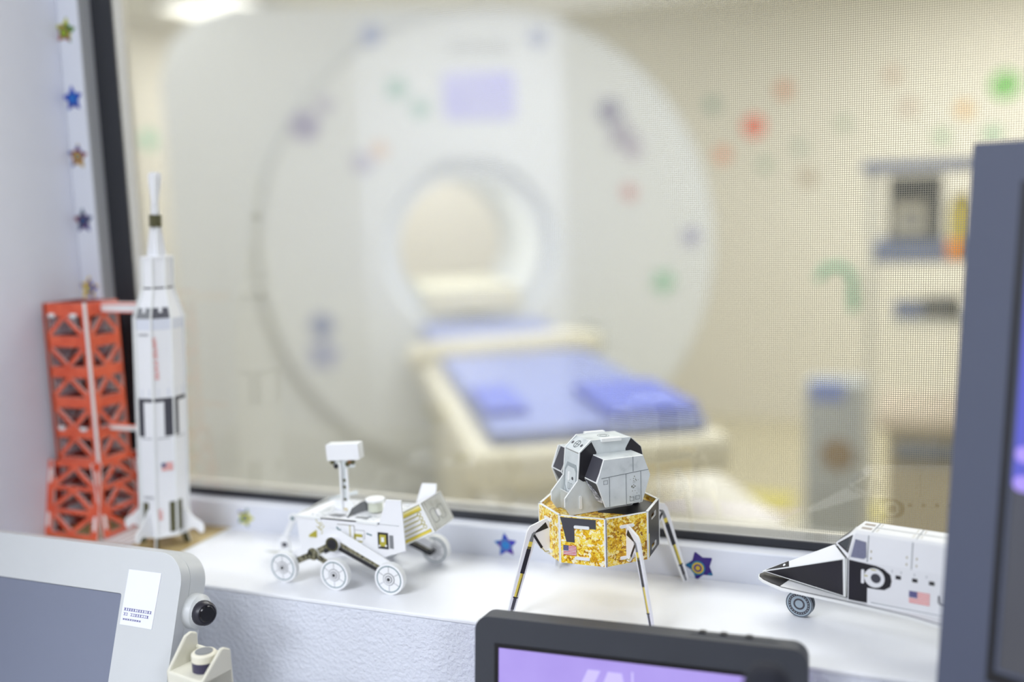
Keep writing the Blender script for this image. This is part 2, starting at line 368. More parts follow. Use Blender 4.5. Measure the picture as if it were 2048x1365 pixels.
for nm, O, u, w in (('truss_panel', (TX0, TY0, TZ0), (1, 0, 0), Wt - .004), ('truss_panel', (TX1, TY0, TZ0), (0, 1, 0), Dt),
                    ('truss_panel', (TX1, TY1, TZ0), (-1, 0, 0), Wt - .002), ('truss_panel', (TX0 + .002, TY1, TZ0), (0, -1, 0), Dt)):
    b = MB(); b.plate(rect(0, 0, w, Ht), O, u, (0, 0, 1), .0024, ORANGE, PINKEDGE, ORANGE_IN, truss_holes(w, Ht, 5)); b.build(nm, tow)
b = MB(); b.box((TX1 - .0038, TY0 - .0008, TZ0), (TX1 - .0021, TY0 + .0002, TZ1 + .0006), EDGE); b.box((TX1 - .0013, TY0 - .001, TZ0), (TX1 + .0003, TY0 + .0002, TZ1 + .0006), EDGE)
o = b.build('corner_strip', tow); o['label'] = 'white card edge'
for z in (.2535, .1235):
    for x in (.012, .044):
        b = MB(); b.plate(rrect(0, 0, .0095, .0042, .0015, 3), (TX0 + x - .004, TY0, z - .002), (1, 0, 0), (0, 0, 1), .001, EDGE, front=.0012); b.build('tab', tow)
# floors inside the tower
for k in range(5):
    z = TZ1 - .0240 - k * .0350
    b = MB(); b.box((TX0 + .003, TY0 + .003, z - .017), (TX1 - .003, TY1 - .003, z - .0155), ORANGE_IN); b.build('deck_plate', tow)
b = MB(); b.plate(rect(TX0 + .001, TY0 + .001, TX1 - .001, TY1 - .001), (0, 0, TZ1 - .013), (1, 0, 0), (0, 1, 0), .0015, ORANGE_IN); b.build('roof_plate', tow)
# splayed skirts
SH = .0865
def skirt(Pb, u, w, up, nb, name='skirt_panel'):
    b = MB(); b.plate(rect(0, 0, w, SH), Pb, u, up, .0024, ORANGE, PINKEDGE, ORANGE_IN, truss_holes(w, SH, 3, top=.0065, bot=.005, side=.0100, band=.0050, beam=.0032, pat=(1, 1, 0)))
    for x in (.0028, w - .0062):
        for z in (.010, SH - .026): b.plate(rrect(x, z, x + .0034, z + .0165, .0014, 3), Pb, u, up, .0012, EDGE, front=.001)
    b.build(name, tow)
upf = Vector((.0, .0155, SH)).normalized(); skirt((TX0 - .0085, TY0 - .0195, .001), (1, 0, 0), .0775, upf, 0)
upr = Vector((-.0085, 0, SH)).normalized(); skirt((TX1 + .0085, TY0 - .012, .001), (0, 1, 0), .0705, upr, 0)
upb = Vector((0, -.006, SH)).normalized(); skirt((TX1 + .0125, TY1 + .012, .001), (-1, 0, 0), .0775, upb, 0)
upl = Vector((.004, 0, SH)).normalized(); skirt((TX0 - .004, TY1 + .008, .001), (0, -1, 0), .0655, upl, 0)
# lattice service arms reaching to the rocket
b = MB(); AL = .076
aho = []
for i in range(9): x = .006 + i * .0078; aho.append([(x - .0022, -.0022), (x + .0022, -.0022), (x, .0030)])
for y in (-.004, .004):
    b.plate(rect(0, -.0058, AL, .0048), (TX1 - .004, y, .2605), (1, 0, 0), (0, 0, 1), .0012, WHITE, PINKEDGE, PINKEDGE, aho)
    b.plate(rect(0, .0036, AL, .0048), (TX1 - .004, y, .2605), (1, 0, 0), (0, 0, 1), .0004, RED, front=.0003)
    b.plate(rect(0, -.0058, AL, -.0046), (TX1 - .004, y, .2605), (1, 0, 0), (0, 0, 1), .0004, RED, front=.0003)
    for i in range(9):
        x = .006 + i * .0078; b.plate(circ(x, -.0008, .0021, 8), (TX1 - .004, y, .2605), (1, 0, 0), (0, 0, 1), .0004, WHITE, front=.0005)
b.box((TX1 - .004, -.004, .2650), (TX1 + AL - .006, .004, .2662), PINKEDGE)
o = b.build('service_arm', tow); o['label'] = 'pink and white lattice arm'
b = MB(); b.box((TX1 - .012, -.006, .1235), (TX1 + .058, .002, .1250), ORANGE); b.box((TX1 - .012, -.0066, .1205), (TX1 + .058, -.0055, .1252), EDGE); b.build('service_arm', tow)

# base board shared by tower and rocket
b = MB(); b.plate(rect(-.9190, .812, -.7255, .9130), (0, 0, .002), (1, 0, 0), (0, 1, 0), .002, BASEP, EDGE, EDGE)
BB = tag(b.build('base_board'), 'sandy printed base board under the launch tower and the rocket', 'board')
b = MB(); b.box((-.845, .826, .002), (-.795, .905, .0023), BASEG); RW = b.build('printed_roadway', BB)
for k in range(5): b = MB(); b.box((-.843 + k * .01, .829, .0023), (-.841 + k * .01, .903, .0026), EDGE); b.build('printed_stripe', RW)

# ------------------------------------------------------------------ rocket
def smoothstep(t): return t
rk = thing('rocket', 'white octagonal cardboard rocket with black bands, standing left of the rover', 'model', (-.7650, .848, .002))
LX, LY = .0610, 0.0     # lean per metre of height
def ring(r, z, n=8, a0=PI / 8): return [Vector((r * math.cos(a0 + 2 * PI * i / n) + LX * z, r * math.sin(a0 + 2 * PI * i / n) + LY * z, z)) for i in range(n)]
secs = [(.0300, .0150), (.0305, .126), (.0305, .168), (.0300, .2535), (.0192, .2845), (.0184, .3165)]
A0 = math.radians(24.5)
def section(name, r0, z0, r1, z1, m=WHITE):
    b = MB(); A = ring(r0, z0, 8, A0); B = ring(r1, z1, 8, A0)
    for i in range(8): b.face([A[i], A[(i + 1) % 8], B[(i + 1) % 8], B[i]], m)
    b.face(list(reversed(A)), m); b.face(B, m); return b
def facet(b, i, r0, z0, r1, z1, x0, x1, t0, t1, m, lift=.0004, th=.0005):
    """print on facet i; x in 0..1 across, t in 0..1 up"""
    A = ring(r0, z0, 8, A0); B = ring(r1, z1, 8, A0)
    def P(x, t): return A[i].lerp(A[(i + 1) % 8], x).lerp(B[i].lerp(B[(i + 1) % 8], x), t)
    nrm = (P(1, 0) - P(0, 0)).cross(P(0, 1) - P(0, 0)).normalized()
    q = [P(x0, t0), P(x1, t0), P(x1, t1), P(x0, t1)]
    b.hexa([q[0] - nrm * 0, q[1], q[2], q[3]] + [c + nrm * lift for c in q], m)
def ribs(b, r0, z0, r1, z1):
    A = ring(r0 + .0007, z0, 8, A0); B = ring(r1 + .0007, z1, 8, A0)
    for i in range(8): b.tube([A[i], B[i]], .0010, EDGE, 6)
RB, RU, RT = .0262, .0262, .0160
lo = section('lower_stage', RB, .0150, RB, .126); ribs(lo, RB, .015, RB, .126)
for i in range(8):
    if i % 2 == 0: facet(lo, i, RB, .015, RB, .126, .64, .95, .03, .34, OLIVE)
    else: facet(lo, i, RB, .015, RB, .126, .12, .46, .03, .34, OLIVE)
    facet(lo, i, RB, .015, RB, .126, .15, .8, .978, .984, MGREY)
LOW = lo.build('lower_stage', rk)
md = section('middle_band', RB, .126, RB, .168, DGREY); ribs(md, RB, .126, RB, .168)
for i in range(8): facet(md, i, RB, .126, RB, .168, .0 if i % 2 == 0 else .38, .52 if i % 2 == 0 else 1.0, .0, .90, WHITE)
MID = md.build('middle_band', rk)
PBG = mat('pale_blue_grey_print', srgb(222, 226, 236), .5)
ups = section('upper_stage', RB, .168, RU, .2535); ribs(ups, RB, .168, RU, .2535)
for i in range(8): facet(ups, i, RB, .168, RU, .2535, .24, .30, .02, .12, PBG); facet(ups, i, RB, .168, RU, .2535, .72, .8, .02, .12, PBG); facet(ups, i, RB, .168, RU, .2535, .05, .95, .86, .995, PBG)
UP = ups.build('upper_stage', rk)
tp = section('tapered_stage', RU, .2535, RT, .2845); ribs(tp, RU, .2535, RT, .2845)
for i in range(8):
    if i == 7: continue
    facet(tp, i, RU, .2535, RT, .2845, .06, .94, .0, .36, DGREY if i % 2 == 0 else MGREY); facet(tp, i, RU, .2535, RT, .2845, .4, .58, .2, .45, WHITE, .0009)
tp.build('tapered_stage', rk)
tc_ = section('top_stage', RT, .2845, RT, .3165); ribs(tc_, RT, .2845, RT, .3165)
for i in range(8): facet(tc_, i, RT, .2845, RT, .3165, .05, .95, .0, .045, BLACK, .0006)
tc_.plate([(p.x, p.y) for p in ring(.0172, .3165, 8, A0)], (0, 0, .3185), (1, 0, 0), (0, 1, 0), .0025, WHITE)
tc_.build('top_stage', rk)
LXc = LX * .318
out = [(-.0100, 0), (.0100, 0), (.0058, .030), (.0044, .040), (.0040, .047), (.0034, .056), (.0072, .082), (.0068, .086), (.0050, .0885), (-.0034, .0885), (-.0062, .086), (-.0060, .080), (-.0038, .058), (-.0046, .046), (-.0060, .032)]
for ang in (math.radians(52), math.radians(142)):
    bb_ = MB(); u = Vector((math.cos(ang), math.sin(ang), 0)); v = Vector((LX, LY, 1)).normalized()
    bb_.plate(out, Vector((LXc, 0, .3180)) + u.cross(v) * .0008, u, v, .0016, WHITE, EDGE, WHITE); bb_.build('escape_tower_card', rk)
b = MB(); b.tube([(LX * .350, 0, .3495), (LX * .362, 0, .3620)], .0064, OLIVE, 12); b.build('dark_collar', rk)
b = MB(); uc = Vector((.74, .67, 0)); b.plate([(-.0006, 0), (.0006, 0), (.0046, .030), (.0036, .0305)], Vector((LX * .366 + .0006, -.0012, .370)), uc, (0, 0, 1), .0006, MGREY); b.build('printed_line', rk)
b = MB()
b.plate([(p.x, p.y) for p in ring(.0285, .013, 8, A0)], (0, 0, .0160), (1, 0, 0), (0, 1, 0), .0022, WHITE, EDGE)
b.build('base_ring', rk)
for k in range(4):
    a = math.radians(-84 + 90 * k); u = Vector((math.cos(a), math.sin(a), 0)); b = MB()
    fin = [(.018, .0145), (.018, .048), (.0262, .044), (.0310, .038), (.0400, .030), (.0490, .0250), (.0505, .020), (.0492, .0145), (.0455, .0140), (.0420, .0175), (.0380, .019), (.0300, .0165)]
    b.plate(fin, u.cross(Vector((0, 0, 1))) * .0009, u, (0, 0, 1), .0018, WHITE, EDGE, WHITE); b.build('fin', rk)
for k in range(4):
    a = math.radians(-70 + 90 * k); u = Vector((math.cos(a), math.sin(a), 0)); b = MB()
    eng = [(.010, .014), (.025, .014), (.0275, .006), (.0285, 0), (.0250, 0), (.0215, .0), (.019, .010), (.014, .0105)]
    b.plate(eng, u.cross(Vector((0, 0, 1))) * .0008, u, (0, 0, 1), .0016, OLIVE, EDGE, OLIVE); b.build('engine_card', rk)
flag_i = 6
def facet_frame(i, r0, z0, r1, z1, x, t):
    A = ring(r0, z0, 8, A0); B = ring(r1, z1, 8, A0)
    u = (A[(i + 1) % 8] - A[i]).normalized(); p = A[i].lerp(A[(i + 1) % 8], x).lerp(B[i].lerp(B[(i + 1) % 8], x), t)
    v = (B[i] - A[i]); v = (v - u * v.dot(u)).normalized(); return p, u, v
p, u, v = facet_frame(flag_i, RB, .015, RB, .126, .30, .66); flag(rk, p, u, v, .0118, .0085, RED, NAVY, .0008)
for s_, x, t, sz, st in (('UNITED STATES', .16, .5, .0056, (RB, .168, RU, .2535)), ('USA', .16, .22, .0062, (RB, .015, RB, .126))):
    p, u, v = facet_frame(flag_i, st[0], st[1], st[2], st[3], x, t); o = text(rk, s_, p + u.cross(v) * .0004, -v, u, sz, RED, spacing=1.15)
for i_, t in ((5, .80), (5, .34)):
    if t > .5: p, u, v = facet_frame(i_, RB, .168, RU, .2535, .5, t)
    else: p, u, v = facet_frame(i_, RB, .015, RB, .126, .5, t + .05)
    text(rk, 'UNITED', p + u.cross(v) * .0004, u, v, .0035, MGREY)

# ------------------------------------------------------------------ six wheeled rover
RO = Vector((-.500, .832, 0)); RA = math.radians(-4.0)
rv = thing('rover', 'white six-wheeled cardboard rover with camera mast between rocket and lander', 'model', RO, rot=(0, 0, 0))
def Lr(x, y, z): return Vector((x, y, z))
def wheel(cx, cy, cz, r, front=-1, name='wheel'):
    """disc facing -y (front=-1) with printed rim, spokes and hub"""
    b = MB(); u = (1, 0, 0); v = (0, 0, 1); th = .0062
    b.plate(circ(cx, cz, r, 32), (0, cy, 0), u, v, th, WHITE, EDGE, WHITE)
    for k, (a, c) in enumerate(((r * .86, r * .80),)):
        b.plate(circ(cx, cz, a, 32), (0, cy, 0), u, v, .0002, TEAL, front=.0001, holes=[circ(cx, cz, c, 32)])
    for k in range(6):
        a = PI / 6 + k * PI / 3; d = Vector((math.cos(a), math.sin(a))); n = Vector((-d.y, d.x)) * .00022
        q = [d * r * .42 + n, d * r * .42 - n, d * r * .8 - n, d * r * .8 + n]
        b.plate([(cx + p.x, cz + p.y) for p in q], (0, cy, 0), u, v, .0002, MGREY, front=.0001)
    W_ = b.build(name, rv)
    b = MB()
    b.plate(circ(cx, cz, r * .40, 20), (0, cy, 0), u, v, .0015, MGREY, front=.0002)
    b.plate(circ(cx, cz, r * .35, 20), (0, cy, 0), u, v, .0015, WHITE, front=.0005)
    b.plate(circ(cx, cz, r * .25, 16), (0, cy, 0), u, v, .0015, DGREY, front=.0007)
    b.plate(circ(cx, cz, r * .20, 16), (0, cy, 0), u, v, .0015, WHITE, front=.0009)
    b.plate(circ(cx, cz, r * .12, 12), (0, cy, 0), u, v, .0015, BLACK, front=.0011)
    b.build('hub', W_)
WR = .0152
NW = [(-.0680, -.044), (-.0075, -.047), (.0490, -.0415)]
for x, y in NW: wheel(x, y, WR, WR)
FWl = [(-.055, .046), (.0, .043), (.0550, .044)]
for x, y in FWl: wheel(x, y, WR, WR)
# rocker bogie arms
def strip(b, p, q, w, y, th, m, em=EDGE, front=0):
    p = Vector(p); q = Vector(q); d = (q - p).normalized(); n = Vector((-d.y, d.x)) * w / 2
    b.plate([tuple(p + n), tuple(p - n), tuple(q - n), tuple(q + n)], (0, y, 0), (1, 0, 0), (0, 0, 1), th, m, em, front=front)
def bogie(yw, side):
    y = yw + .010 * (-side)          # between wheel and body
    piv = (-.0125, .0430); el = (-.037, .0295)
    w1, w2, w3 = [(x, WR) for x, _ in (NW if side < 0 else FWl)]
    b = MB()
    tri = [(-.070 if side < 0 else -.05, .024), (piv[0] - .006, piv[1] + .012), (piv[0] + .006, piv[1] + .012), (w3[0] + .002, WR + .012), (w3[0] - .002, WR + .004), (piv[0] + .01, .0300), (w1[0] + .012, .020)]
    b.plate(tri, (0, y, 0), (1, 0, 0), (0, 0, 1), .0016, WHITE, EDGE, WHITE)
    strip(b, piv, w3, .0072, y, .001, GREEBLE, front=.0008); strip(b, (piv[0] + .004, piv[1] - .005), (w3[0], w3[1] - .001), .0042, y, .001, BLACK, front=.0011)
    strip(b, (el[0], el[1]), (piv[0] - .003, piv[1] - .002), .0062, y, .001, GREEBLE, front=.0008)
    strip(b, (el[0] + .012, el[1] + .003), (piv[0] - .006, piv[1] - .007), .004, y, .001, BLACK, front=.0011)
    b.build('rocker_arm', rv)
    b = MB(); strip(b, w1, el, .0062, y - .001, .0015, GREEBLE, front=.001); strip(b, el, w2, .0060, y - .001, .0015, GREEBLE, front=.001)
    b.plate(circ(el[0], el[1], .0063, 16), (0, y, 0), (1, 0, 0), (0, 0, 1), .002, GREEBLE, EDGE, front=.0026)
    b.build('bogie_arm', rv)
    for w in (w1, w2, w3): b = MB(); b.tube([(w[0], yw + .002, w[1]), (w[0], yw + side * -.012, w[1])], .0022, BLACK, 8); b.build('axle', rv)
    return y
yb = bogie(-.044, -1); bogie(.046, 1)
b = MB(); b.tube([(-.0130, yb - .0052, .0425), (-.0130, yb + .004, .0425)], .0072, WHITE, 20, OLIVE); b.plate(circ(-.0130, .0425, .0054, 16), (0, yb - .0052, 0), (1, 0, 0), (0, 0, 1), .001, BLACK, front=.0003)
b.build('pivot_hub', rv, smooth=True)
# body
YN, YF = -.029, .029
side_out = [(-.0590, .0635), (-.052, .0645), (.0140, .0655), (.0310, .0660), (.0350, .0665), (.0430, .0885), (.0590, .0890), (.0615, .0400), (.0380, .0312), (.0250, .0312), (-.0420, .0312), (-.0560, .0330)]
b = MB(); b.plate(side_out, (0, YN, 0), (1, 0, 0), (0, 0, 1), .0018, WHITE, EDGE, WHITE)
def dline(pts, w=.0006, m=KHAKI, f=.0003):
    for p, q in zip(pts, pts[1:]): strip(b, p, q, w, YN, .0003, m, front=f)
dline([(-.0370, .0655), (-.0350, .0600), (-.030, .0570), (-.0340, .0545), (-.0290, .0510)], .0008); dline([(-.0330, .0590), (-.0300, .0600), (-.0270, .0560), (-.0310, .0530), (-.0360, .0560)], .0006)
dline([(-.0300, .0500), (-.0300, .0430)], .0009)
dline([(-.0120, .0600), (.0070, .0600), (.0070, .0480)], .0006, OLIVE); dline([(.0020, .0600), (.0020, .0470)], .0010)
dline([(.0080, .0560), (.0180, .0560), (.0180, .0480), (.0110, .0480)], .0005, MGREY); dline([(.0200, .0535), (.0260, .0520)], .0014, TEAL); dline([(.0150, .0470), (.0160, .0520)], .0005, DGREY)
b.plate([(-.0450, .0460), (-.0360, .0520), (-.0360, .0440), (-.0450, .0440)], (0, YN, 0), (1, 0, 0), (0, 0, 1), .0003, KHAKI, front=.0004)
b.plate(rect(.0060, .0440, .0150, .0520), (0, YN, 0), (1, 0, 0), (0, 0, 1), .0003, KHAKI, front=.0003); b.plate(rect(.0085, .0455, .0160, .0490), (0, YN, 0), (1, 0, 0), (0, 0, 1), .0003, WHITE, front=.0006)
b.plate(rect(-.0040, .0400, .0040, .0460), (0, YN, 0), (1, 0, 0), (0, 0, 1), .0003, mat('tan_print', srgb(205, 190, 140), .5), front=.0003)
for k in range(5): dline([(-.0035 + k * .0017, .0360), (-.0035 + k * .0017, .0398)], .0006, DGREY)
dline([(-.0130, .0570), (-.0100, .0540), (-.0080, .0545)], .0016, TEAL); dline([(-.0300, .0380), (-.0220, .0380)], .0006, MGREY); dline([(.005, .0350), (.030, .0335)], .0004, LINE); dline([(.026, .0640), (.056, .0640)], .0004, LINE)
b.build('side_panel', rv)
b = MB(); b.plate(rect(.0325, .0400, .0435, .0560), (0, YN, 0), (1, 0, 0), (0, 0, 1), .0006, BLACK, front=.0007)
b.plate(rect(.0345, .0425, .0415, .0540), (0, YN, 0), (1, 0, 0), (0, 0, 1), .0003, KHAKI, front=.001); b.plate(rect(.0365, .0470, .0395, .0515), (0, YN, 0), (1, 0, 0), (0, 0, 1), .0003, EDGE, front=.0013)
b.plate(circ(.0345, .0430, .0011, 8), (0, YN, 0), (1, 0, 0), (0, 0, 1), .0003, WHITE, front=.0016); b.plate(circ(.0415, .0435, .0011, 8), (0, YN, 0), (1, 0, 0), (0, 0, 1), .0003, WHITE, front=.0016)
b.plate(rect(.0450, .0410, .0490, .0540), (0, YN, 0), (1, 0, 0), (0, 0, 1), .0003, MGREY, front=.0005)
b.build('instrument_window', rv)
b = MB(); b.plate([(x + .008 if x > .033 and z > .05 else x, z) for x, z in side_out], (0, YF + .002, 0), (1, 0, 0), (0, 0, 1), .0018, WHITE, EDGE, WHITE); b.build('side_panel', rv)
for x0, x1 in ((-.0575, -.030), (.0100, .0330)):
    b = MB(); b.plate(rect(x0, -.0008, x1, .0016), (0, YN - .0005, .0640), (1, 0, 0), (0, 0, 1), .002, EDGE, front=.0008); b.build('edge_tab', rv)
# deck pieces
b = MB(); b.plate([(-.0590, YN), (.0350, YN), (.0350, YF), (-.0520, YF)], (0, 0, .0650), (1, 0, 0), (0, 1, 0), .0015, WHITE, EDGE)
for q in ([(-.045, -.024), (-.028, -.026), (-.022, .022), (-.037, .022)], [(-.004, -.024), (.026, -.026), (.026, -.010), (-.002, -.008)], [(-.0180, -.026), (-.0170, -.026), (-.008, .024), (-.009, .024)]):
    b.plate(q, (0, 0, .0650), (1, 0, 0), (0, 1, 0), .0003, PALE, front=.0004)
b.plate([(-.0260, -.022), (-.0120, -.024), (-.0080, -.0160), (-.0220, -.0150)], (0, 0, .0650), (1, 0, 0), (0, 1, 0), .0003, MGREY, front=.0006)
b.plate(rect(.004, -.022, .018, -.018), (0, 0, .0650), (1, 0, 0), (0, 1, 0), .0003, MGREY, front=.0006)
b.build('deck', rv)
b = MB(); b.plate([(-.0600, -.001), (-.0595, .0015), (-.0240, .0120), (-.0230, .0090)], (0, YF + .0015, .0635), (1, 0, 0), (0, 0, 1), .0015, LGREY, EDGE); b.build('deck_rail', rv)
# curved grey card standing on the deck
b = MB(); arc = [(-.0030, -.024), (-.0040, -.014), (.0000, -.003), (.006, .006), (.0140, .014)]
hh = [.0, .005, .0085, .0095, .006]
n0 = MGREY
for (p, q, h0, h1) in zip(arc, arc[1:], hh, hh[1:]):
    b.face([(p[0], p[1], .065), (q[0], q[1], .065), (q[0], q[1], .065 + h1 + .002), (p[0], p[1], .065 + h0 + .002)], MGREY)
    b.face([(p[0] - .0012, p[1], .065), (p[0] - .0012, p[1], .065 + h0 + .002), (q[0] - .0012, q[1], .065 + h1 + .002), (q[0] - .0012, q[1], .065)], EDGE)
    b.face([(p[0], p[1], .067 + h0), (q[0], q[1], .067 + h1), (q[0] - .0014, q[1], .067 + h1), (p[0] - .0014, p[1], .067 + h0)], EDGE)
b.build('curved_guard', rv)
# octagonal antenna puck
b = MB(); P1 = [(.014 + .0075 * math.cos(t), .001 + .0075 * math.sin(t)) for t in [2 * PI * i / 8 for i in range(8)]]
b.plate(P1, (0, 0, .0760), (1, 0, 0), (0, 1, 0), .0095, mat('pale_green_print', srgb(214, 218, 200), .5), mat('pale_green_print', srgb(214, 218, 200), .5))
P2 = [(.014 + .0098 * math.cos(t), .001 + .0098 * math.sin(t)) for t in [2 * PI * i / 8 + .39 for i in range(8)]]
b.plate(P2, (0, 0, .0790), (1, 0, 0), (0, 1, 0), .0024, WHITE, EDGE); b.build('antenna', rv)
# front face panel and slanted nose
b = MB(); b.plate([(0, 0), (.050, 0), (.058, .0330), (0, .0330)], (-.0560, YF, .0325), (0, -1, 0), Vector((-.12, 0, 1)).normalized(), .0016, LGREY2, EDGE); b.build('front_panel', rv)
b = MB(); b.box((-.052, YN + .002, .0315), (.038, YF - .002, .0325), WHITE); b.build('belly_panel', rv)
# rear panel + power unit (tilted box with yellow striped side)
b = MB(); b.plate(rect(YN + .002, .034, YF - .002, .064), (.0440, 0, 0), (0, 1, 0), (0, 0, 1), .0016, WHITE, EDGE); b.build('rear_panel', rv)
ru = Vector((math.cos(.48), 0, math.sin(.48))); rn = Vector((-ru.z, 0, ru.x))
O = Vector((.0450, -.0120, .0360)); Lr_, Hr = .0460, .0290; PYEL = mat('pale_yellow_print', srgb(240, 232, 170), .5)
b = MB(); b.plate(rect(0, 0, Lr_, Hr), O, ru, rn, .0015, WHITE, EDGE)
for z0, z1, mm in ((.0005, .0030, YEL), (.0030, .0036, KHAKI), (Hr - .0052, Hr - .0028, YEL), (Hr - .0060, Hr - .0052, KHAKI), (Hr - .0028, Hr - .0006, PYEL)):
    b.plate(rect(.002, z0, Lr_ - .004, z1), O, ru, rn, .0003, mm, front=.0004)
for k in range(4):
    z = .0062 + k * .0044; b.plate(rect(.003, z, .0345 + .0015 * (k % 2), z + .0009), O, ru, rn, .0003, KHAKI, front=.0004)
    b.plate(circ(.0375, z + .0012, .0021, 10), O, ru, rn, .0003, KHAKI, front=.0004, holes=[circ(.0375, z + .0012, .0015, 10)])
b.build('striped_side_panel', rv)
b = MB(); b.plate(rect(0, 0, Lr_, Hr), O + Vector((0, .038, 0)), ru, rn, .0015, WHITE, EDGE); b.build('striped_side_panel', rv)
b = MB(); OB = O + ru * Lr_ + Vector((0, -.0030, 0)) - rn * .0005
b.plate(rect(0, 0, .0440, Hr + .001), OB, Vector((0, 1, 0)), rn, .0018, LGREY2, EDGE)
b.plate(rrect(.008, .006, .019, .020, .003, 3), OB, (0, 1, 0), rn, .0004, MGREY, front=.0002, holes=[rrect(.0084, .0064, .0186, .0196, .003, 3)])
b.plate(rrect(.023, .006, .034, .020, .003, 3), OB, (0, 1, 0), rn, .0004, MGREY, front=.0002, holes=[rrect(.0234, .0064, .0336, .0196, .003, 3)])
b.plate(rrect(.018, .010, .024, .017, .002, 3), OB, (0, 1, 0), rn, .0006, WHITE, front=.0010); b.build('rear_plate', rv)
b = MB(); b.plate(rect(0, .0, Lr_, .038), O + rn * Hr, ru, (0, 1, 0), .0012, WHITE, EDGE); b.plate(rect(.002, 0, Lr_, .038), O, ru, (0, 1, 0), .0012, LGREY2, EDGE); b.build('power_unit_shell', rv)
# camera mast
b = MB(); b.plate([(-.0060, 0), (.0060, 0), (.0048, .0120), (.0042, .048), (-.0034, .048), (-.0044, .0120)], (-.0200, .0, .0640), (1, 0, 0), (0, 0, 1), .0016, WHITE, EDGE)
b.plate([(-.0015, .002), (.0022, .002), (.0026, .044), (-.0010, .044)], (-.0200, .0, .0640), (1, 0, 0), (0, 0, 1), .0003, LGREY, front=.0003)
for z in (.0030, .0100, .0230, .0300): b.plate(rect(-.0010, z, .0024, z + .0028), (-.0200, .0, .0640), (1, 0, 0), (0, 0, 1), .0003, OLIVE, front=.0006)
b.plate([(-.0030, 0), (.003, 0), (.003, .05), (-.003, .05)], (-.0208, -.001, .0640), (0, 1, 0), (0, 0, 1), .0016, WHITE, EDGE)
b.build('mast', rv)
b = MB(); b.plate(rrect(-.0115, 0, .0095, .0105, .003, 3), (-.0195, -.0014, .0640), (1, 0, 0), (0, 0, 1), .0016, WHITE, EDGE); b.plate(rect(-.0030, .0008, .0032, .0030), (-.0195, -.0014, .064), (1, 0, 0), (0, 0, 1), .0003, MATS['tan_print'], front=.0003); b.build('mast_foot', rv)
hd = MB(); hu = Vector((.996, 0, .09)).normalized(); hv = Vector((-.03, -.06, 1)).normalized()
hd.plate(rrect(-.0180, .0030, .0190, .0195, .0012, 3), (-.0180, -.0030, .1135), hu, hv, .0100, WHITE, EDGE)
hd.plate([(-.0110, -.0050), (.0120, -.0050), (.0130, .003), (-.0150, .003)], (-.0180, -.0015, .1135), hu, hv, .0016, LGREY, EDGE)
hd.build('camera_head', rv, bevel=.0008, seg=2)
for x, z, m_ in ((-.0125, .0015, OLIVE), (-.0090, -.0030, BLACK), (.0045, -.0010, OLIVE), (.0080, .0015, mat('brown_print', srgb(130, 90, 50), .5)), (.0110, .0010, OLIVE), (-.005, .001, LGREY2)):
    b = MB(); b.plate(circ(x, z, .0026, 8), (-.0180, -.0015, .1135), hu, hv, .0012, m_, front=.0014); b.build('camera_lens', rv)
# robot arm with drill
b = MB(); ya = .010
strip(b, (-.0580, .0600 - .0085), (-.0900, .0560 - .009), .0060, ya, .0016, WHITE); strip(b, (-.0900, .0465), (-.1020, .0250), .0055, ya, .0016, WHITE)
b.plate(circ(-.0900, .0470, .0050, 12), (0, ya, 0), (1, 0, 0), (0, 0, 1), .0018, WHITE, EDGE, front=.001); b.plate(circ(-.0900, .0470, .0020, 10), (0, ya, 0), (1, 0, 0), (0, 0, 1), .0006, TEAL, front=.0016)
b.plate([(-.1080, .0250), (-.0980, .0250), (-.0960, .0160), (-.0980, .0080), (-.1090, .0080), (-.1100, .0160)], (0, ya, 0), (1, 0, 0), (0, 0, 1), .0016, WHITE, EDGE, front=.0004)
b.plate([(-.1060, .0190), (-.1000, .0200), (-.0985, .0160), (-.1045, .0140)], (0, ya, 0), (1, 0, 0), (0, 0, 1), .0006, DGREY, front=.0010)
b.plate([(-.130, 0), (-.105, -.0060), (-.075, .0055), (-.100, .0070)], (0, ya, .0080), (1, 0, 0), (0, 1, 0), .0014, LGREY2, EDGE)
b.build('robot_arm', rv)

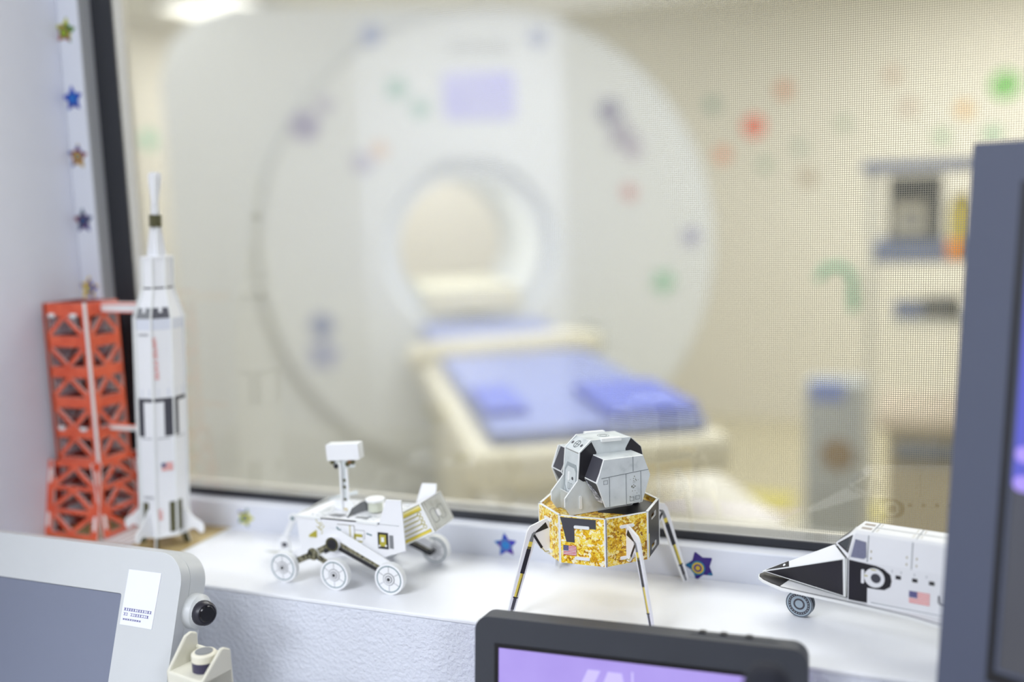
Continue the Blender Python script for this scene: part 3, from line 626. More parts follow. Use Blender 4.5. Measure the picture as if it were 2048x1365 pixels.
# ------------------------------------------------------------------ moon lander
LC = Vector((-.258, .840, 0))
ld = thing('moon_lander', 'grey and gold foil cardboard moon lander standing on four legs', 'model', LC)
RI = .0505; ZB, ZTp = .0505, .0925
sd = RI * math.tan(PI / 8)
def oct_face(k):
    """k-th face: returns origin (left bottom), u to the right seen from outside, outward normal"""
    a = -PI / 2 + k * PI / 4; n = Vector((math.cos(a), math.sin(a), 0)); u = Vector((-n.y, n.x, 0)); return n * RI - u * sd, u, n
for k in range(8):
    O, u, n = oct_face(k); O = O + Vector((0, 0, ZB)); h = ZTp - ZB; w = 2 * sd; b = MB()
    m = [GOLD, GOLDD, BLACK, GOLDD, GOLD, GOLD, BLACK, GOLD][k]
    holes = []
    if k in (2, 6, 4): holes = [rrect(w * .30, h * .74, w * .72, h * .86, .002, 3), rrect(w * .30, h * .08, w * .72, h * .20, .002, 3)]
    g = .0012
    b.plate([(g, 0), (w - g, 0), (w - g, h), (g, h)], O, u, (0, 0, 1), .0018, m, EDGE, GOLD, holes)
    b.plate(rect(0, -.0005, .0012, h + .0006), O, u, (0, 0, 1), .0018, EDGE, front=.0004); b.plate(rect(w - .0012, -.0005, w, h + .0006), O, u, (0, 0, 1), .0018, EDGE, front=.0004)
    b.plate(rect(0, h, w, h + .0006), O, u, (0, 0, 1), .0022, EDGE)
    if k == 0:
        b.plate([(.0012, h - .0008), (w - .0085, h - .0008), (w - .0085, h * .78), (w * .33, h * .78), (w * .33, h * .46), (w * .155, h * .46)], O, u, (0, 0, 1), .0003, DGREY, front=.0003)
    if k == 2: b.plate(rect(.0016, .001, .0042, h * .52), O, u, (0, 0, 1), .0003, YEL, front=.0003)
    if k == 1: b.plate(rect(0, 0, .0006, h), O, u, (0, 0, 1), .0003, DGREY, front=.0006)
    b.build('stage_panel', ld)
    if k in (0, 1, 3, 5, 7):
        for z in (h * .135, h * .80): b = MB(); b.plate(rrect(w * .33, z - .0013, w * .66, z + .0013, .0009, 3), O, u, (0, 0, 1), .002, EDGE, front=.0014); b.build('tab', ld)
    if k == 0: flag(ld, O + u * .0036 + Vector((0, 0, h * .18)), u, (0, 0, 1), .0118, .0088, mat('crimson_print', srgb(200, 50, 60), .5), NAVY, .0006)
b = MB(); oc = [(RI * .96 / math.cos(PI / 8) * math.cos(PI / 8 + i * PI / 4), RI * .96 / math.cos(PI / 8) * math.sin(PI / 8 + i * PI / 4)) for i in range(8)]
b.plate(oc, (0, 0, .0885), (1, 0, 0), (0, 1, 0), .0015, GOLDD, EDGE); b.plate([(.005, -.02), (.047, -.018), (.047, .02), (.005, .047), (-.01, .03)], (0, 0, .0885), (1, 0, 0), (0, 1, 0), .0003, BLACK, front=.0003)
b.build('stage_deck', ld)
b = MB(); b.plate(oc, (0, 0, ZB + .003), (1, 0, 0), (0, 1, 0), .0015, GOLD, EDGE); b.build('stage_floor', ld)
for k in range(4):
    a = -PI / 4 + k * PI / 2; u = Vector((math.cos(a), math.sin(a), 0)); b = MB()
    foot = .0905
    out = [(.0500, .0845), (.0530, .0850), (.0690, .0800), (.0720, .0760), (foot + .0035, .0040), (foot + .0030, 0), (foot - .0025, 0), (foot - .0030, .0030), (.0650, .0650), (.0545, .0530), (.0500, .0530)]
    nn = u.cross(Vector((0, 0, 1))); b.plate(out, nn * .0010, u, (0, 0, 1), .0020, WHITE, EDGE, WHITE); LG = b.build('leg', ld)
    b = MB()
    for sgn in (1, -1):
        uu = u if sgn > 0 else -u
        def st(p, q, w, m, w2=None):
            p = Vector((p[0] * sgn, p[1])); q = Vector((q[0] * sgn, q[1])); d = (q - p).normalized(); n_ = Vector((-d.y, d.x)); w2 = w2 or w
            b.plate([tuple(p + n_ * w / 2), tuple(p - n_ * w / 2), tuple(q - n_ * w2 / 2), tuple(q + n_ * w2 / 2)], uu.cross(Vector((0, 0, 1))) * .0010, uu, (0, 0, 1), .0003, m, front=.0003)
        J_ = (.0655, .0735); F_ = (foot, .001)
        def ax(t): return (J_[0] + (F_[0] - J_[0]) * t + .001, J_[1] + (F_[1] - J_[1]) * t)
        st((.0530, .0790), J_, .0060, BLACK, .0006); st((.0660, .0720), (.0585, .0590), .0022, BLACK); st((.0585, .0590), (.0555, .0550), .0006, KHAKI); st((.0555, .0550), (.0505, .0550), .0006, KHAKI)
        st(ax(0), ax(.10), .0022, MGREY, .0036); st(ax(.10), ax(.19), .0034, YEL); st(ax(.16), ax(.19), .0036, DGREY); st(ax(.19), ax(.48), .0040, BLACK)
        st(ax(.48), ax(.76), .0030, YEL); b_ = .0010; st((ax(.48)[0] - b_, ax(.48)[1]), (ax(.76)[0] - b_, ax(.76)[1]), .0011, DGREY); st(ax(.76), ax(.775), .0046, BLACK); st(ax(.775), ax(.91), .0030, DGREY); st(ax(.91), ax(1.0), .0026, MGREY, .0018)
        b.plate(circ(J_[0] * sgn, J_[1], .0014, 10), uu.cross(Vector((0, 0, 1))) * .0010, uu, (0, 0, 1), .0003, MGREY, front=.0005)
    o = b.build('strut', LG); o['label'] = 'black and yellow printed strut'
# ascent stage, local frame: s along E1 (towards the back right), t along E2 (towards the viewer)
th = math.radians(46); E1 = Vector((math.cos(th), math.sin(th), 0)); E2 = Vector((math.sin(th), -math.cos(th), 0)); EZ = Vector((0, 0, 1))
core = [(-.0150, .1540), (.0258, .1520), (.0365, .1420), (.0380, .1350), (.0380, .1050), (.0260, .0890), (.0180, .0890), (-.0370, .0890), (-.0420, .0970), (-.0418, .1050), (-.0290, .1190), (-.0265, .1445)]
def P3(s, t, z): return E1 * s + E2 * t + EZ * z
b = MB(); b.plate(core, E2 * .015, E1, EZ, .0018, LGREY, EDGE, LGREY)
b.plate([(-.0145, .1525), (-.0098, .1429), (-.0098, .118), (-.0236, .1180), (-.0280, .1210), (-.0258, .1440)], E2 * .015, E1, EZ, .0003, BLACK, front=.0003)
b.plate([(.0258, .1512), (.0201, .1424), (.0201, .0900), (.0255, .0900), (.0374, .1055), (.0374, .1350), (.0360, .1420)], E2 * .015, E1, EZ, .0003, BLACK, front=.0003)
b.plate(rrect(-.0282, .0935, -.0256, .1055, .0012, 3), E2 * .015, E1, EZ, .0008, EDGE, front=.0010)
b.build('cabin_side_plate', ld)
b = MB(); b.plate([(-p[0], p[1]) for p in core], E2 * -.0132, -E1, EZ, .0018, LGREY, EDGE, LGREY); b.build('cabin_side_plate', ld)
# roof
b = MB(); rd = Vector((.0408, 0, -.002)); b.plate(rect(0, -.0132, .0408, .0132), P3(-.0150, 0, .1538), (E1 * .0408 + EZ * -.002).normalized(), -E2, .0015, LGREY, EDGE)
Or = P3(-.0150, 0, .1538); ur = (E1 * .0408 + EZ * -.002).normalized()
b.plate(circ(.021, 0, .0055, 24), Or, ur, -E2, .0003, LINE, front=.0002, holes=[circ(.021, 0, .0051, 24)]); b.plate(circ(.021, 0, .0034, 20), Or, ur, -E2, .0003, LINE, front=.0002, holes=[circ(.021, 0, .0031, 20)])
b.build('roof_panel', ld)
b = MB(); b.plate(rect(.010, -.0172, .030, -.0125), Or, ur, -E2, .0030, EDGE, EDGE, front=.0012); b.plate(rect(.010, .0125, .030, .0172), Or, ur, -E2, .0030, EDGE, EDGE, front=.0012); b.build('roof_tab', ld)
# slanted docking window panel
v1 = (P3(-.0150, 0, .1530) - P3(-.0262, 0, .1440)); Ls = v1.length; v1.normalize(); Od = P3(-.0262, 0, .1440)
b = MB(); b.plate(rect(-.0132, 0, .0132, Ls), Od, E2, v1, .0015, LGREY, EDGE)
b.plate(circ(0, Ls * .5, .0042, 20), Od, E2, v1, .0003, LINE, front=.0002, holes=[circ(0, Ls * .5, .0034, 20)]); b.plate(rect(-.0042, Ls * .5 - .0004, .0042, Ls * .5 + .0004), Od, E2, v1, .0003, LINE, front=.0002); b.plate(rect(-.0004, Ls * .5 - .0042, .0004, Ls * .5 + .0042), Od, E2, v1, .0003, LINE, front=.0002)
for x in (-.0082, .0082): b.plate(circ(x, Ls * .5, .0016, 12), Od, E2, v1, .0003, DGREY, front=.0002)
b.build('docking_panel', ld)
# front hatch panel
v2 = (P3(-.0262, 0, .1440) - P3(-.0290, 0, .1050)).normalized(); Oh = P3(-.0290, 0, .1050)
DTEAL = mat('dark_teal_print', srgb(62, 78, 78), .4)
b = MB(); b.plate([(-.0132, .0375), (.0132, .0375), (.0132, .0050), (.0100, -.0140), (-.0100, -.0140), (-.0132, .0050)], Oh, E2, v2, .0015, LGREY, EDGE)
b.plate([(-.0110, .0200), (-.0070, .0270), (.0090, .0270), (.0120, .0220), (.0120, .0050), (.0070, -.0060), (-.0040, -.0060), (-.0110, .0050)], Oh, E2, v2, .0003, mat('hatch_grey_print', srgb(160, 168, 170), .45), front=.0003)
b.plate([(-.0090, .0190), (-.0050, .0235), (.0070, .0235), (.0100, .0200), (.0100, .0060), (.0055, -.0040), (-.0030, -.0040), (-.0090, .0060)], Oh, E2, v2, .0003, LGREY, front=.0006)
b.plate(rrect(-.0030, .0110, .0000, .0190, .001, 3), Oh, E2, v2, .001, EDGE, front=.0016); b.plate(circ(.0045, .0140, .0015, 12), Oh, E2, v2, .0003, DGREY, front=.0009)
for x, z in ((-.002, .003), (.003, .003)): b.plate(rect(x - .0015, z, x + .0015, z + .006), Oh, E2, v2, .0003, LINE, front=.0008, holes=[rect(x - .0012, z + .0003, x + .0012, z + .0057)])
b.build('hatch_panel', ld)
b = MB(); b.plate(rect(-.0132, .089, .0132, .106), P3(-.0330, 0, 0), E2, EZ, .0015, LGREY2, EDGE); b.build('lower_front_panel', ld)
b = MB(); b.plate(rect(-.0132, .089, .0132, .142), P3(.0355, 0, 0), -E2, EZ, .0015, BLACK, EDGE); b.build('cabin_rear_panel', ld)
# side tanks (hexagonal boxes)
hexo = [(-.0150, .1412), (.0243, .1402), (.0312, .1222), (.0227, .0985), (-.0142, .0988), (-.0222, .1213)]
def tank(t1, t0, sg):
    ds = 0 if sg > 0 else -.0085
    b = MB(); uu = E1 * sg; O = E2 * t1 + E1 * ds; out = [(p[0] * sg, p[1]) for p in hexo]
    b.plate(out, O, uu, EZ, .0018, LGREY, EDGE)
    if sg > 0:
        for q in ([(.0135, .1405), (.0140, .1405), (.0140, .1272), (.0135, .1272)], [(-.0180, .1250), (.0295, .1268), (.0295, .1273), (-.0180, .1255)], [(-.0105, .0990), (-.0100, .0990), (-.0100, .1252), (-.0105, .1252)],
                  [(.0062, .0990), (.0067, .0990), (.0067, .1260), (.0062, .1260)], [(.0212, .0990), (.0217, .0990), (.0217, .1270), (.0212, .1270)]):
            b.plate(q, O, uu, EZ, .0003, LINE, front=.0002)
        for x, z in ((-.0160, .1195), (.0100, .1010), (.0158, .1015)):
            b.plate(rect(x, z, x + .0042, z + .0036), O, uu, EZ, .0003, LINE, front=.0002, holes=[rect(x + .0003, z + .0003, x + .0039, z + .0033)])
        for k in range(26):
            x = .0145 + random.gauss(0, .0022); z = .1165 + random.gauss(0, .0045)
            b.plate(circ(x, z, random.uniform(.0002, .0005), 5), O, uu, EZ, .0003, OLIVE, front=.0002)
    T_ = b.build('tank_face', ld)
    b = MB(); c = [(-.0150 + .002, .1412), (.0243 + .001, .1402), (.0312, .1222), (.0227 + .001, .0985), (-.0142 + .004, .0985), (-.0222, .1213)]; c = [(p + ds, q) for p, q in c]
    for i in range(6):
        p, q = c[i], c[(i + 1) % 6]; m = [LGREY, LGREY, LGREY2, LGREY2, BLACK, BLACK][i]
        A, B, C_, D = P3(p[0], t1 - .0018 * sg, p[1]), P3(q[0], t1 - .0018 * sg, q[1]), P3(q[0], t0, q[1]), P3(p[0], t0, p[1])
        n_ = (B - A).cross(D - A).normalized(); cen = P3(.005, (t0 + t1) / 2, .12)
        if n_.dot(A - cen) < 0: A, B, C_, D = B, A, D, C_; n_ = -n_
        if m is BLACK:
            i3 = .0010; u_ = (B - A).normalized()
            b.hexa([A - n_ * .0012, B - n_ * .0012, C_ - n_ * .0012, D - n_ * .0012, A, B, C_, D], EDGE)
            v_ = (D - A).normalized(); w_ = (B - A).length; h_ = (D - A).length; v_ = n_.cross(u_)
            hh_ = (D - A).dot(v_)
            b.plate([(.0008, .0012 if hh_ > 0 else -.0012), (w_ - .0008, .0012 if hh_ > 0 else -.0012), (w_ - .0008, hh_ * .99), (.0008, hh_ * .99)], A, u_, v_, .0003, DGREY if i == 5 else BLACK, front=.0003)
            if i == 4 and sg > 0:
                b.plate([(w_ * .45, hh_ * .45), (w_ * .98, hh_ * .98), (w_ * .03, hh_ * .98), (w_ * .04, hh_ * .18)], A, u_, v_, .0003, SILVER, front=.0006)
        else: b.hexa([A - n_ * .0012, B - n_ * .0012, C_ - n_ * .0012, D - n_ * .0012, A, B, C_, D], m)
    b.build('tank_wall', ld)
tank(.038, .0154, 1)
tank(-.0330, -.0138, -1)

# ------------------------------------------------------------------ space shuttle
SO = Vector((-.0831, .8508, 0)); AN = math.atan2(.226, -.974)
sh = thing('space_shuttle', 'white and black cardboard space shuttle with round hatch, nose pointing at the lander', 'model', SO)
Nn = Vector((-.974, .226, 0)).normalized(); Tt = Vector((-.226, -.974, 0)).normalized()
def Q(n, t, z): return Nn * n + Tt * t + EZ * z
B1 = -Nn   # rearwards = to the right in the picture
TC = -.004
# wing plate (horizontal), outline in (rear, t)
half = [(-.0375, 0), (-.0355, .0065), (-.0300, .0120), (-.0200, .0175), (-.0100, .0220), (.010, .0235), (.035, .0245), (.065, .0265), (.095, .0290), (.1200, .0350), (.150, .050), (.190, .078), (.240, .098), (.262, .098), (.262, .03), (.275, .03)]
out = half + [(x, -y) for x, y in reversed(half[1:])]
b = MB(); b.plate([(x, -(TC + y)) for x, y in out], EZ * .0305, B1, -Tt, .0022, WHITE, EDGE, WHITE)
nosep = [(-.0368, 0), (-.0350, .0055), (-.0295, .0110), (-.0200, .0162), (-.012, .0185), (-.010, 0), (-.012, -.0185), (-.0200, -.0162), (-.0295, -.0110), (-.0350, -.0055)]
b.plate([(x, -(TC + y)) for x, y in nosep], EZ * .0305, B1, -Tt, .0003, BLACK, front=.0003)
for i in range(3, 9):
    (x0, y0), (x1, y1) = half[i], half[i + 1]
    b.plate([(x0, -(TC + y0 - .0016)), (x1, -(TC + y1 - .0016)), (x1, -(TC + y1 - .0026)), (x0, -(TC + y0 - .0026))], EZ * .0305, B1, -Tt, .0003, DGREY, front=.0003)
b.build('wing_plate', sh)
ZS = .0655
def sidewall(sg, nm):
    b = MB(); uu = B1 * sg; O = Tt * (TC + .019 * sg)
    outl = [(.0455, .0305), (.0455, ZS), (.230, ZS), (.230, .0305)]
    def M_(l): return [(x * sg, z) for x, z in l]
    b.plate(M_(outl), O, uu, EZ, .0016, WHITE, EDGE)
    b.plate(M_([(.0462, .0310), (.0462, .0650), (.0680, .0635), (.0735, .0620), (.0790, .0580), (.0800, .0530), (.0790, .0480), (.0745, .0445), (.0680, .0440), (.0610, .0440), (.0610, .0310)]), O, uu, EZ, .0003, BLACK, front=.0003)
    for k in range(4): b.plate(M_(rect(.0830 + k * .0126, .0555, .0870 + k * .0126, .0585)), O, uu, EZ, .0003, BLACK, front=.0003)
    for x in (.0800, .0870, .0970, .106): b.plate(M_(rect(x, .0605, x + .0004, .0625)), O, uu, EZ, .0003, LINE, front=.0002)
    b.plate(M_(rect(.064, .0318, .150, .0322)), O, uu, EZ, .0003, LINE, front=.0002)
    W_ = b.build('side_wall', sh)
    b = MB(); b.plate(M_(circ(.0668, .0535, .0080, 24)), O, uu, EZ, .0008, WHITE, EDGE, front=.0012) ; b.plate(M_(circ(.0680, .0535, .0039, 20)), O, uu, EZ, .0005, DGREY, front=.0015)
    b.plate(M_(rrect(.0565, .0475, .0588, .0590, .0008, 3)), O, uu, EZ, .0012, WHITE, front=.0016)
    b.plate(M_(rect(.0640, .0600, .0680, .0606)), O, uu, EZ, .0003, KHAKI, front=.0015); b.plate(M_(rect(.0590, .0540, .0615, .0547)), O, uu, EZ, .0003, KHAKI, front=.0015)
    b.build('crew_hatch', W_)
    if sg > 0:
        flag(W_, O + uu * .0935 + EZ * .0385, uu, EZ, .0155, .0095, mat('salmon_print', srgb(240, 120, 110), .5), mat('indigo_print', srgb(70, 66, 130), .5), .0004)
        text(W_, 'USA', O + uu * .1245 + EZ * .0440, uu, EZ, .0110, DGREY)
sidewall(1, 'near'); sidewall(-1, 'far')
# upper walls, payload bay doors
for sg in (1, -1):
    b = MB(); O = Tt * (TC + .019 * sg) + EZ * ZS; vv = (EZ * .0215 - Tt * sg * .0035).normalized(); uu = B1 * sg
    def M_(l): return [(x * sg, z) for x, z in l]
    b.plate(M_([(.0465, 0), (.230, 0), (.230, .0215), (.0500, .0215)]), O, uu, vv, .0016, WHITE, EDGE)
    for x in (.0605, .0945, .130, .165): b.plate(M_(rect(x, 0, x + .0006, .0215)), O, uu, vv, .0003, LINE, front=.0002)
    for x in (.0630, .0905, .0980, .126): 
        for z in (.0025, .0080): b.plate(M_(rect(x, z, x + .0009, z + .0018)), O, uu, vv, .0003, mat('brass_print', srgb(170, 160, 120), .5), front=.0002)
    b.build('payload_door', sh)
    b = MB(); b.plate(M_([(.0475, .0020), (.0580, .0020), (.0598, .0038), (.0590, .0158), (.0505, .0170)]), O, uu, vv, .0008, mat('slate_window_print', srgb(120, 122, 146), .3, var=.15, vscale=500), front=.0006); b.build('cabin_window', sh)
# roof with chamfers
b = MB()
zr = ZS + .0213; tr = .0155
Rl = [(tr, zr), (tr - .0025, zr + .0022), (-tr + .0025, zr + .0022), (-tr, zr)]
for (t0, z0), (t1, z1) in zip(Rl, Rl[1:]):
    A, B, C_, D = Q(-.230, TC + t0, z0), Q(-.0500, TC + t0, z0), Q(-.0500, TC + t1, z1), Q(-.230, TC + t1, z1)
    n_ = (B - A).cross(D - A).normalized()
    if n_.z < 0: A, B, C_, D = B, A, D, C_; n_ = -n_
    b.hexa([A - n_ * .0012, B - n_ * .0012, C_ - n_ * .0012, D - n_ * .0012, A, B, C_, D], WHITE)
zt = zr + .0022
for x in (.0625, .0965, .132): b.box((x, -(TC + tr - .0027), zt), (x + .0006, -(TC - tr + .0027), zt + .0002), LINE, Matrix((B1, -Tt, EZ)).transposed())
b.box((.0625, -TC - .0002, zt), (.20, -TC + .0003, zt + .0002), LINE, Matrix((B1, -Tt, EZ)).transposed())
for x in (.0655, .0935, .0995):
    for t in (-.009, -.005, .005, .009): b.plate(circ(x, -(TC + t), .0006, 6), EZ * zt, B1, -Tt, .0002, MATS['brass_print'], front=.0002)
b.build('roof', sh)
for t in (-.0070, .0035): b = MB(); b.plate(rect(.0525, -(TC + t + .004), .0605, -(TC + t)), EZ * zt, B1, -Tt, .0003, mat('taupe_window_print', srgb(168, 156, 146), .4), front=.0003); b.build('roof_window', sh)
# windshield: centre pane + corner panes
c0 = Q(-.0455, TC + .019, ZS); cm = Q(-.0310, TC + .0045, ZS + .0065); cmf = Q(-.0310, TC - .0045, ZS + .0065); cf = Q(-.0455, TC - .019, ZS)
r0 = Q(-.0500, TC + tr, zr); r1 = Q(-.0500, TC + tr - .0025, zt); r1f = Q(-.0500, TC - tr + .0025, zt); r0f = Q(-.0500, TC - tr, zr)
b = MB()
def slab(pts, m, th=.0012):
    n_ = (pts[1] - pts[0]).cross(pts[2] - pts[0]).normalized(); k = len(pts); n0_ = len(b.v)
    b.v += [tuple(p) for p in pts] + [tuple(p - n_ * th) for p in pts]; im = b.idx(m); ie = b.idx(EDGE)
    b.f.append(tuple(range(n0_, n0_ + k))); b.mi.append(im); b.f.append(tuple(reversed(range(n0_ + k, n0_ + 2 * k)))); b.mi.append(ie)
    for i in range(k): j = (i + 1) % k; b.f.append((n0_ + i, n0_ + k + i, n0_ + k + j, n0_ + j)); b.mi.append(ie)
slab([cm, c0, r0, r1], WHITE); slab([cmf, cm, r1, r1f], WHITE); slab([cf, cmf, r1f, r0f], WHITE)
b.build('windshield_frame', sh)
b = MB()
def inset(a, b_, c, k, lift, n_):
    g = (a + b_ + c) / 3; return [p.lerp(g, k) + n_ * lift for p in (a, b_, c)]
n_ = (c0 - cm).cross(r0 - cm).normalized(); slab(inset(cm, c0.lerp(r0, .12), r0.lerp(r1, .3), .20, .0006, n_), BLACK, .0004); slab(inset(cm, c0.lerp(r0, .12), r0.lerp(r1, .3), .42, .0009, n_), mat('windshield_grey_print', srgb(70, 76, 82), .3), .0003)
n_ = (cf - r0f).cross(cmf - r0f).normalized(); slab(inset(cmf, r0f.lerp(r1f, .3), cf.lerp(r0f, .12), .20, .0006, n_), BLACK, .0004)
n_ = (cm - cmf).cross(r1 - cmf).normalized(); slab([p + n_ * .0006 for p in (cmf.lerp(r1f, .1), cm.lerp(r1, .1), cm.lerp(r1, .7), cmf.lerp(r1f, .7))], BLACK, .0004)
b.build('windshield', sh)
# nose cone panels
Tn = Q(.0345, TC - .001, .0335); Nb = Q(-.0435, TC + .0178, .0318); Nt = Q(-.0425, TC + .0172, .0650); Fb = Q(-.0435, TC - .0178, .0318); Ft = Q(-.0425, TC - .0172, .0650)
Bm = Q(-.0285, TC, .0690)
b = MB(); slab([Tn, Nb, Nt], EDGE, .0016)
n_ = (Nb - Tn).cross(Nt - Tn).normalized(); g = (Tn + Nb + Nt) / 3
slab([p.lerp(g, .075) + n_ * .0003 for p in (Tn, Nb, Nt)], BLACK, .0003); b.build('nose_side_panel', sh)
b = MB(); slab([Fb, Tn, Ft], BLACK, .0016); b.build('nose_side_panel', sh)
b = MB(); slab([Tn, Nt, Bm], WHITE, .0014); slab([Tn, Bm, Ft], WHITE, .0014)
n1 = (Nt - Tn).cross(Bm - Tn).normalized(); slab([p + n1 * .0004 for p in (Tn.lerp(Nt, .03).lerp(Bm, .02), Tn.lerp(Nt, .34), Tn.lerp(Bm, .38))], BLACK, .0003)
n2 = (Bm - Tn).cross(Ft - Tn).normalized(); slab([p + n2 * .0004 for p in (Tn.lerp(Bm, .03), Tn.lerp(Bm, .38), Tn.lerp(Ft, .34))], BLACK, .0003)
pc = Tn.lerp(Nt, .28).lerp(Tn.lerp(Bm, .32), .45) + n1 * .0008; uu_ = (Nt - Tn).normalized(); b.plate(circ(0, 0, .0013, 12), pc, uu_, n1.cross(uu_), .0003, WHITE)
b.build('nose_hood', sh)
b = MB(); slab([Q(-.0440, TC + .0165, .032), Q(-.0440, TC - .0165, .032), Q(-.0440, TC - .0165, .064), Q(-.0440, TC + .0165, .064)], BLACK, .001); b.build('cabin_bulkhead', sh)
# nose wheel and main gear
def swheel(n, t, z, r, nm='wheel'):
    uu = B1; b = MB(); O = Q(n, t, z); 
    TIRE = mat('wheel_blue_grey_print', srgb(168, 184, 194), .45)
    b.plate(circ(0, 0, r, 32), O, uu, EZ, .0022, TIRE, DGREY, TIRE)
    for a, c, mm in ((r * .80, r * .62, DGREY), (r * .42, r * .30, DGREY)):
        b.plate(circ(0, 0, a, 28), O, uu, EZ, .0003, mm, front=.0003, holes=[circ(0, 0, c, 28)])
    for k in range(24):
        aa = 2 * PI * k / 24; b.plate(circ(r * .71 * math.cos(aa), r * .71 * math.sin(aa), r * .04, 6), O, uu, EZ, .0003, TIRE, front=.0005)
    b.plate(circ(0, 0, r * .97, 32), O, uu, EZ, .0003, DGREY, front=.0002, holes=[circ(0, 0, r * .92, 32)])
    W_ = b.build(nm, sh)
    b = MB(); b.plate(rect(-.0035, 0, .0035, .0290 - z), Q(n, t - .002, z), uu, EZ, .0016, MGREY, EDGE); b.build('strut', W_)
swheel(0, 0, .0118, .0118); swheel(0, -.0045, .0118, .0118)
swheel(-.185, .045, .0118, .0118); swheel(-.185, -.055, .0118, .0118)
# tail fin and engine wall (behind the monitor)
b = MB(); b.plate([(.150, zt), (.215, zt + .060), (.240, zt + .060), (.228, zt)], Tt * TC, B1, EZ, .002, WHITE, EDGE); b.build('tail_fin', sh)
b = MB(); slab([Q(-.2300, TC + .0185, .0308), Q(-.2300, TC + .0185, .0655), Q(-.2300, TC + .0150, zr), Q(-.2300, TC - .0150, zr), Q(-.2300, TC - .0185, .0655), Q(-.2300, TC - .0185, .0308)], WHITE); b.build('tail_wall', sh)

# ------------------------------------------------------------------ monitors in the foreground
DESKM = mat('pale_grey_desk_laminate', srgb(200, 202, 208), .5)
dk = thing('desk', 'pale grey control desk below the window sill', 'desk', (0, .4, FZ))
b = MB(); b.box((-.91, -.1, .70), (1.2, .345, .73), DESKM); b.build('desk_top', dk, bevel=.003)
for x in (-.87, 1.14):
    for y in (-.06, .31):
        b = MB(); b.box((x - .02, y - .02, 0), (x + .02, y + .02, .70), mat('grey_metal', srgb(120, 122, 128), .4, .6)); b.build('leg', dk)
DZ = FZ + .73
def frame(yaw, tilt):
    yw, tl = math.radians(yaw), math.radians(tilt); x = Vector((math.cos(yw), math.sin(yw), 0)); bk = Vector((-math.sin(yw), math.cos(yw), 0))
    u = EZ * math.cos(tl) + bk * math.sin(tl); return x, u, x.cross(u)
def screen_mat(name, c1, c2, s, es=1.0, scale=6):
    m = ramp_mat(name, [(.35, srgb(*c1)), (.65, srgb(*c2))], scale, rough=.25)
    N = m.node_tree.nodes; b_ = N['Principled BSDF']; r = [n for n in N if n.type == 'VALTORGB'][0]
    m.node_tree.links.new(r.outputs[0], b_.inputs['Emission Color']); b_.inputs['Emission Strength'].default_value = es
    b_.inputs['Base Color'].default_value = (.02, .02, .02, 1)
    for l in list(m.node_tree.links):
        if l.to_socket == b_.inputs['Base Color']: m.node_tree.links.remove(l)
    return m
MONB = mat('charcoal_monitor_plastic', srgb(54, 57, 65), .5, var=.04, bump=.1, bscale=800)
MOND = mat('black_monitor_plastic', srgb(12, 11, 18), .4)
# --- centre monitor
x, u, n = frame(3, 7); P0 = Vector((-.3217, .700, .0294))
cm_ = thing('monitor', 'charcoal monitor with violet screen in the middle foreground', 'monitor', P0)
Wc, Hc = .2590, .185
b = MB(); b.plate(rrect(0, -Hc, Wc, .0035, .0115, 8), (0, 0, 0), x, u, .022, MONB, MONB, MOND, holes=[rect(.0195, -Hc + .02, Wc - .0195, -.0198)]); b.build('housing', cm_, bevel=.0022, seg=3)
b = MB(); b.plate(rect(.0170, -Hc + .0175, Wc - .0170, -.0172), (0, 0, 0), x, u, .001, MOND, front=.0006, holes=[rect(.0205, -Hc + .021, Wc - .0205, -.0205)]); b.build('screen_rim', cm_)
sc = MB(); sc.plate(rect(.0195, -Hc + .02, Wc - .0195, -.0198), (0, 0, 0), x, u, .004, screen_mat('violet_screen', (166, 146, 232), (182, 164, 244), 1, 1.0, 9), front=-.0012); SCR = sc.build('screen', cm_)
PW = mat('bright_screen_picture', srgb(60, 50, 90), .3, emit=srgb(206, 196, 246), es=1.0)
for q in ([(.094, -.030), (.104, -.030), (.096, -.048), (.086, -.048)], [(.110, -.0300), (.121, -.0300), (.125, -.0480), (.118, -.0480), (.114, -.040), (.110, -.048), (.103, -.048)], [(.155, -.036), (.170, -.036), (.171, -.046), (.157, -.046)], [(.1285, -.028), (.1300, -.028), (.1310, -.06), (.1295, -.06)]):
    b = MB(); b.plate(q, (0, 0, 0), x, u, .0003, PW, front=-.0009); b.build('screen_picture', SCR)
b = MB(); b.plate([(.140, 0), (.165, .0025), (.174, .0042), (.232, .0046), (.244, .0030)], -n * .010, x, u, .010, MONB); b.build('button_ridge', cm_, bevel=.001, seg=2)
for xx in (.178, .194, .213): b = MB(); b.plate(rrect(xx, .0030, xx + .0055, .0056, .001, 2), -n * .012, x, u, .006, MOND); b.build('button', cm_)
b = MB(); bk = -n
base = bk * .03; b.tube([bk * .024 + x * Wc / 2 + u * (-.12), Vector((Wc / 2, .03, DZ - P0.z + .012))], .012, MOND, 14); b.plate(rrect(Wc / 2 - .08, -.09, Wc / 2 + .08, .05, .02, 5), (0, .0, DZ - P0.z + .010), (1, 0, 0), (0, 1, 0), .010, MOND); b.build('stand', cm_)
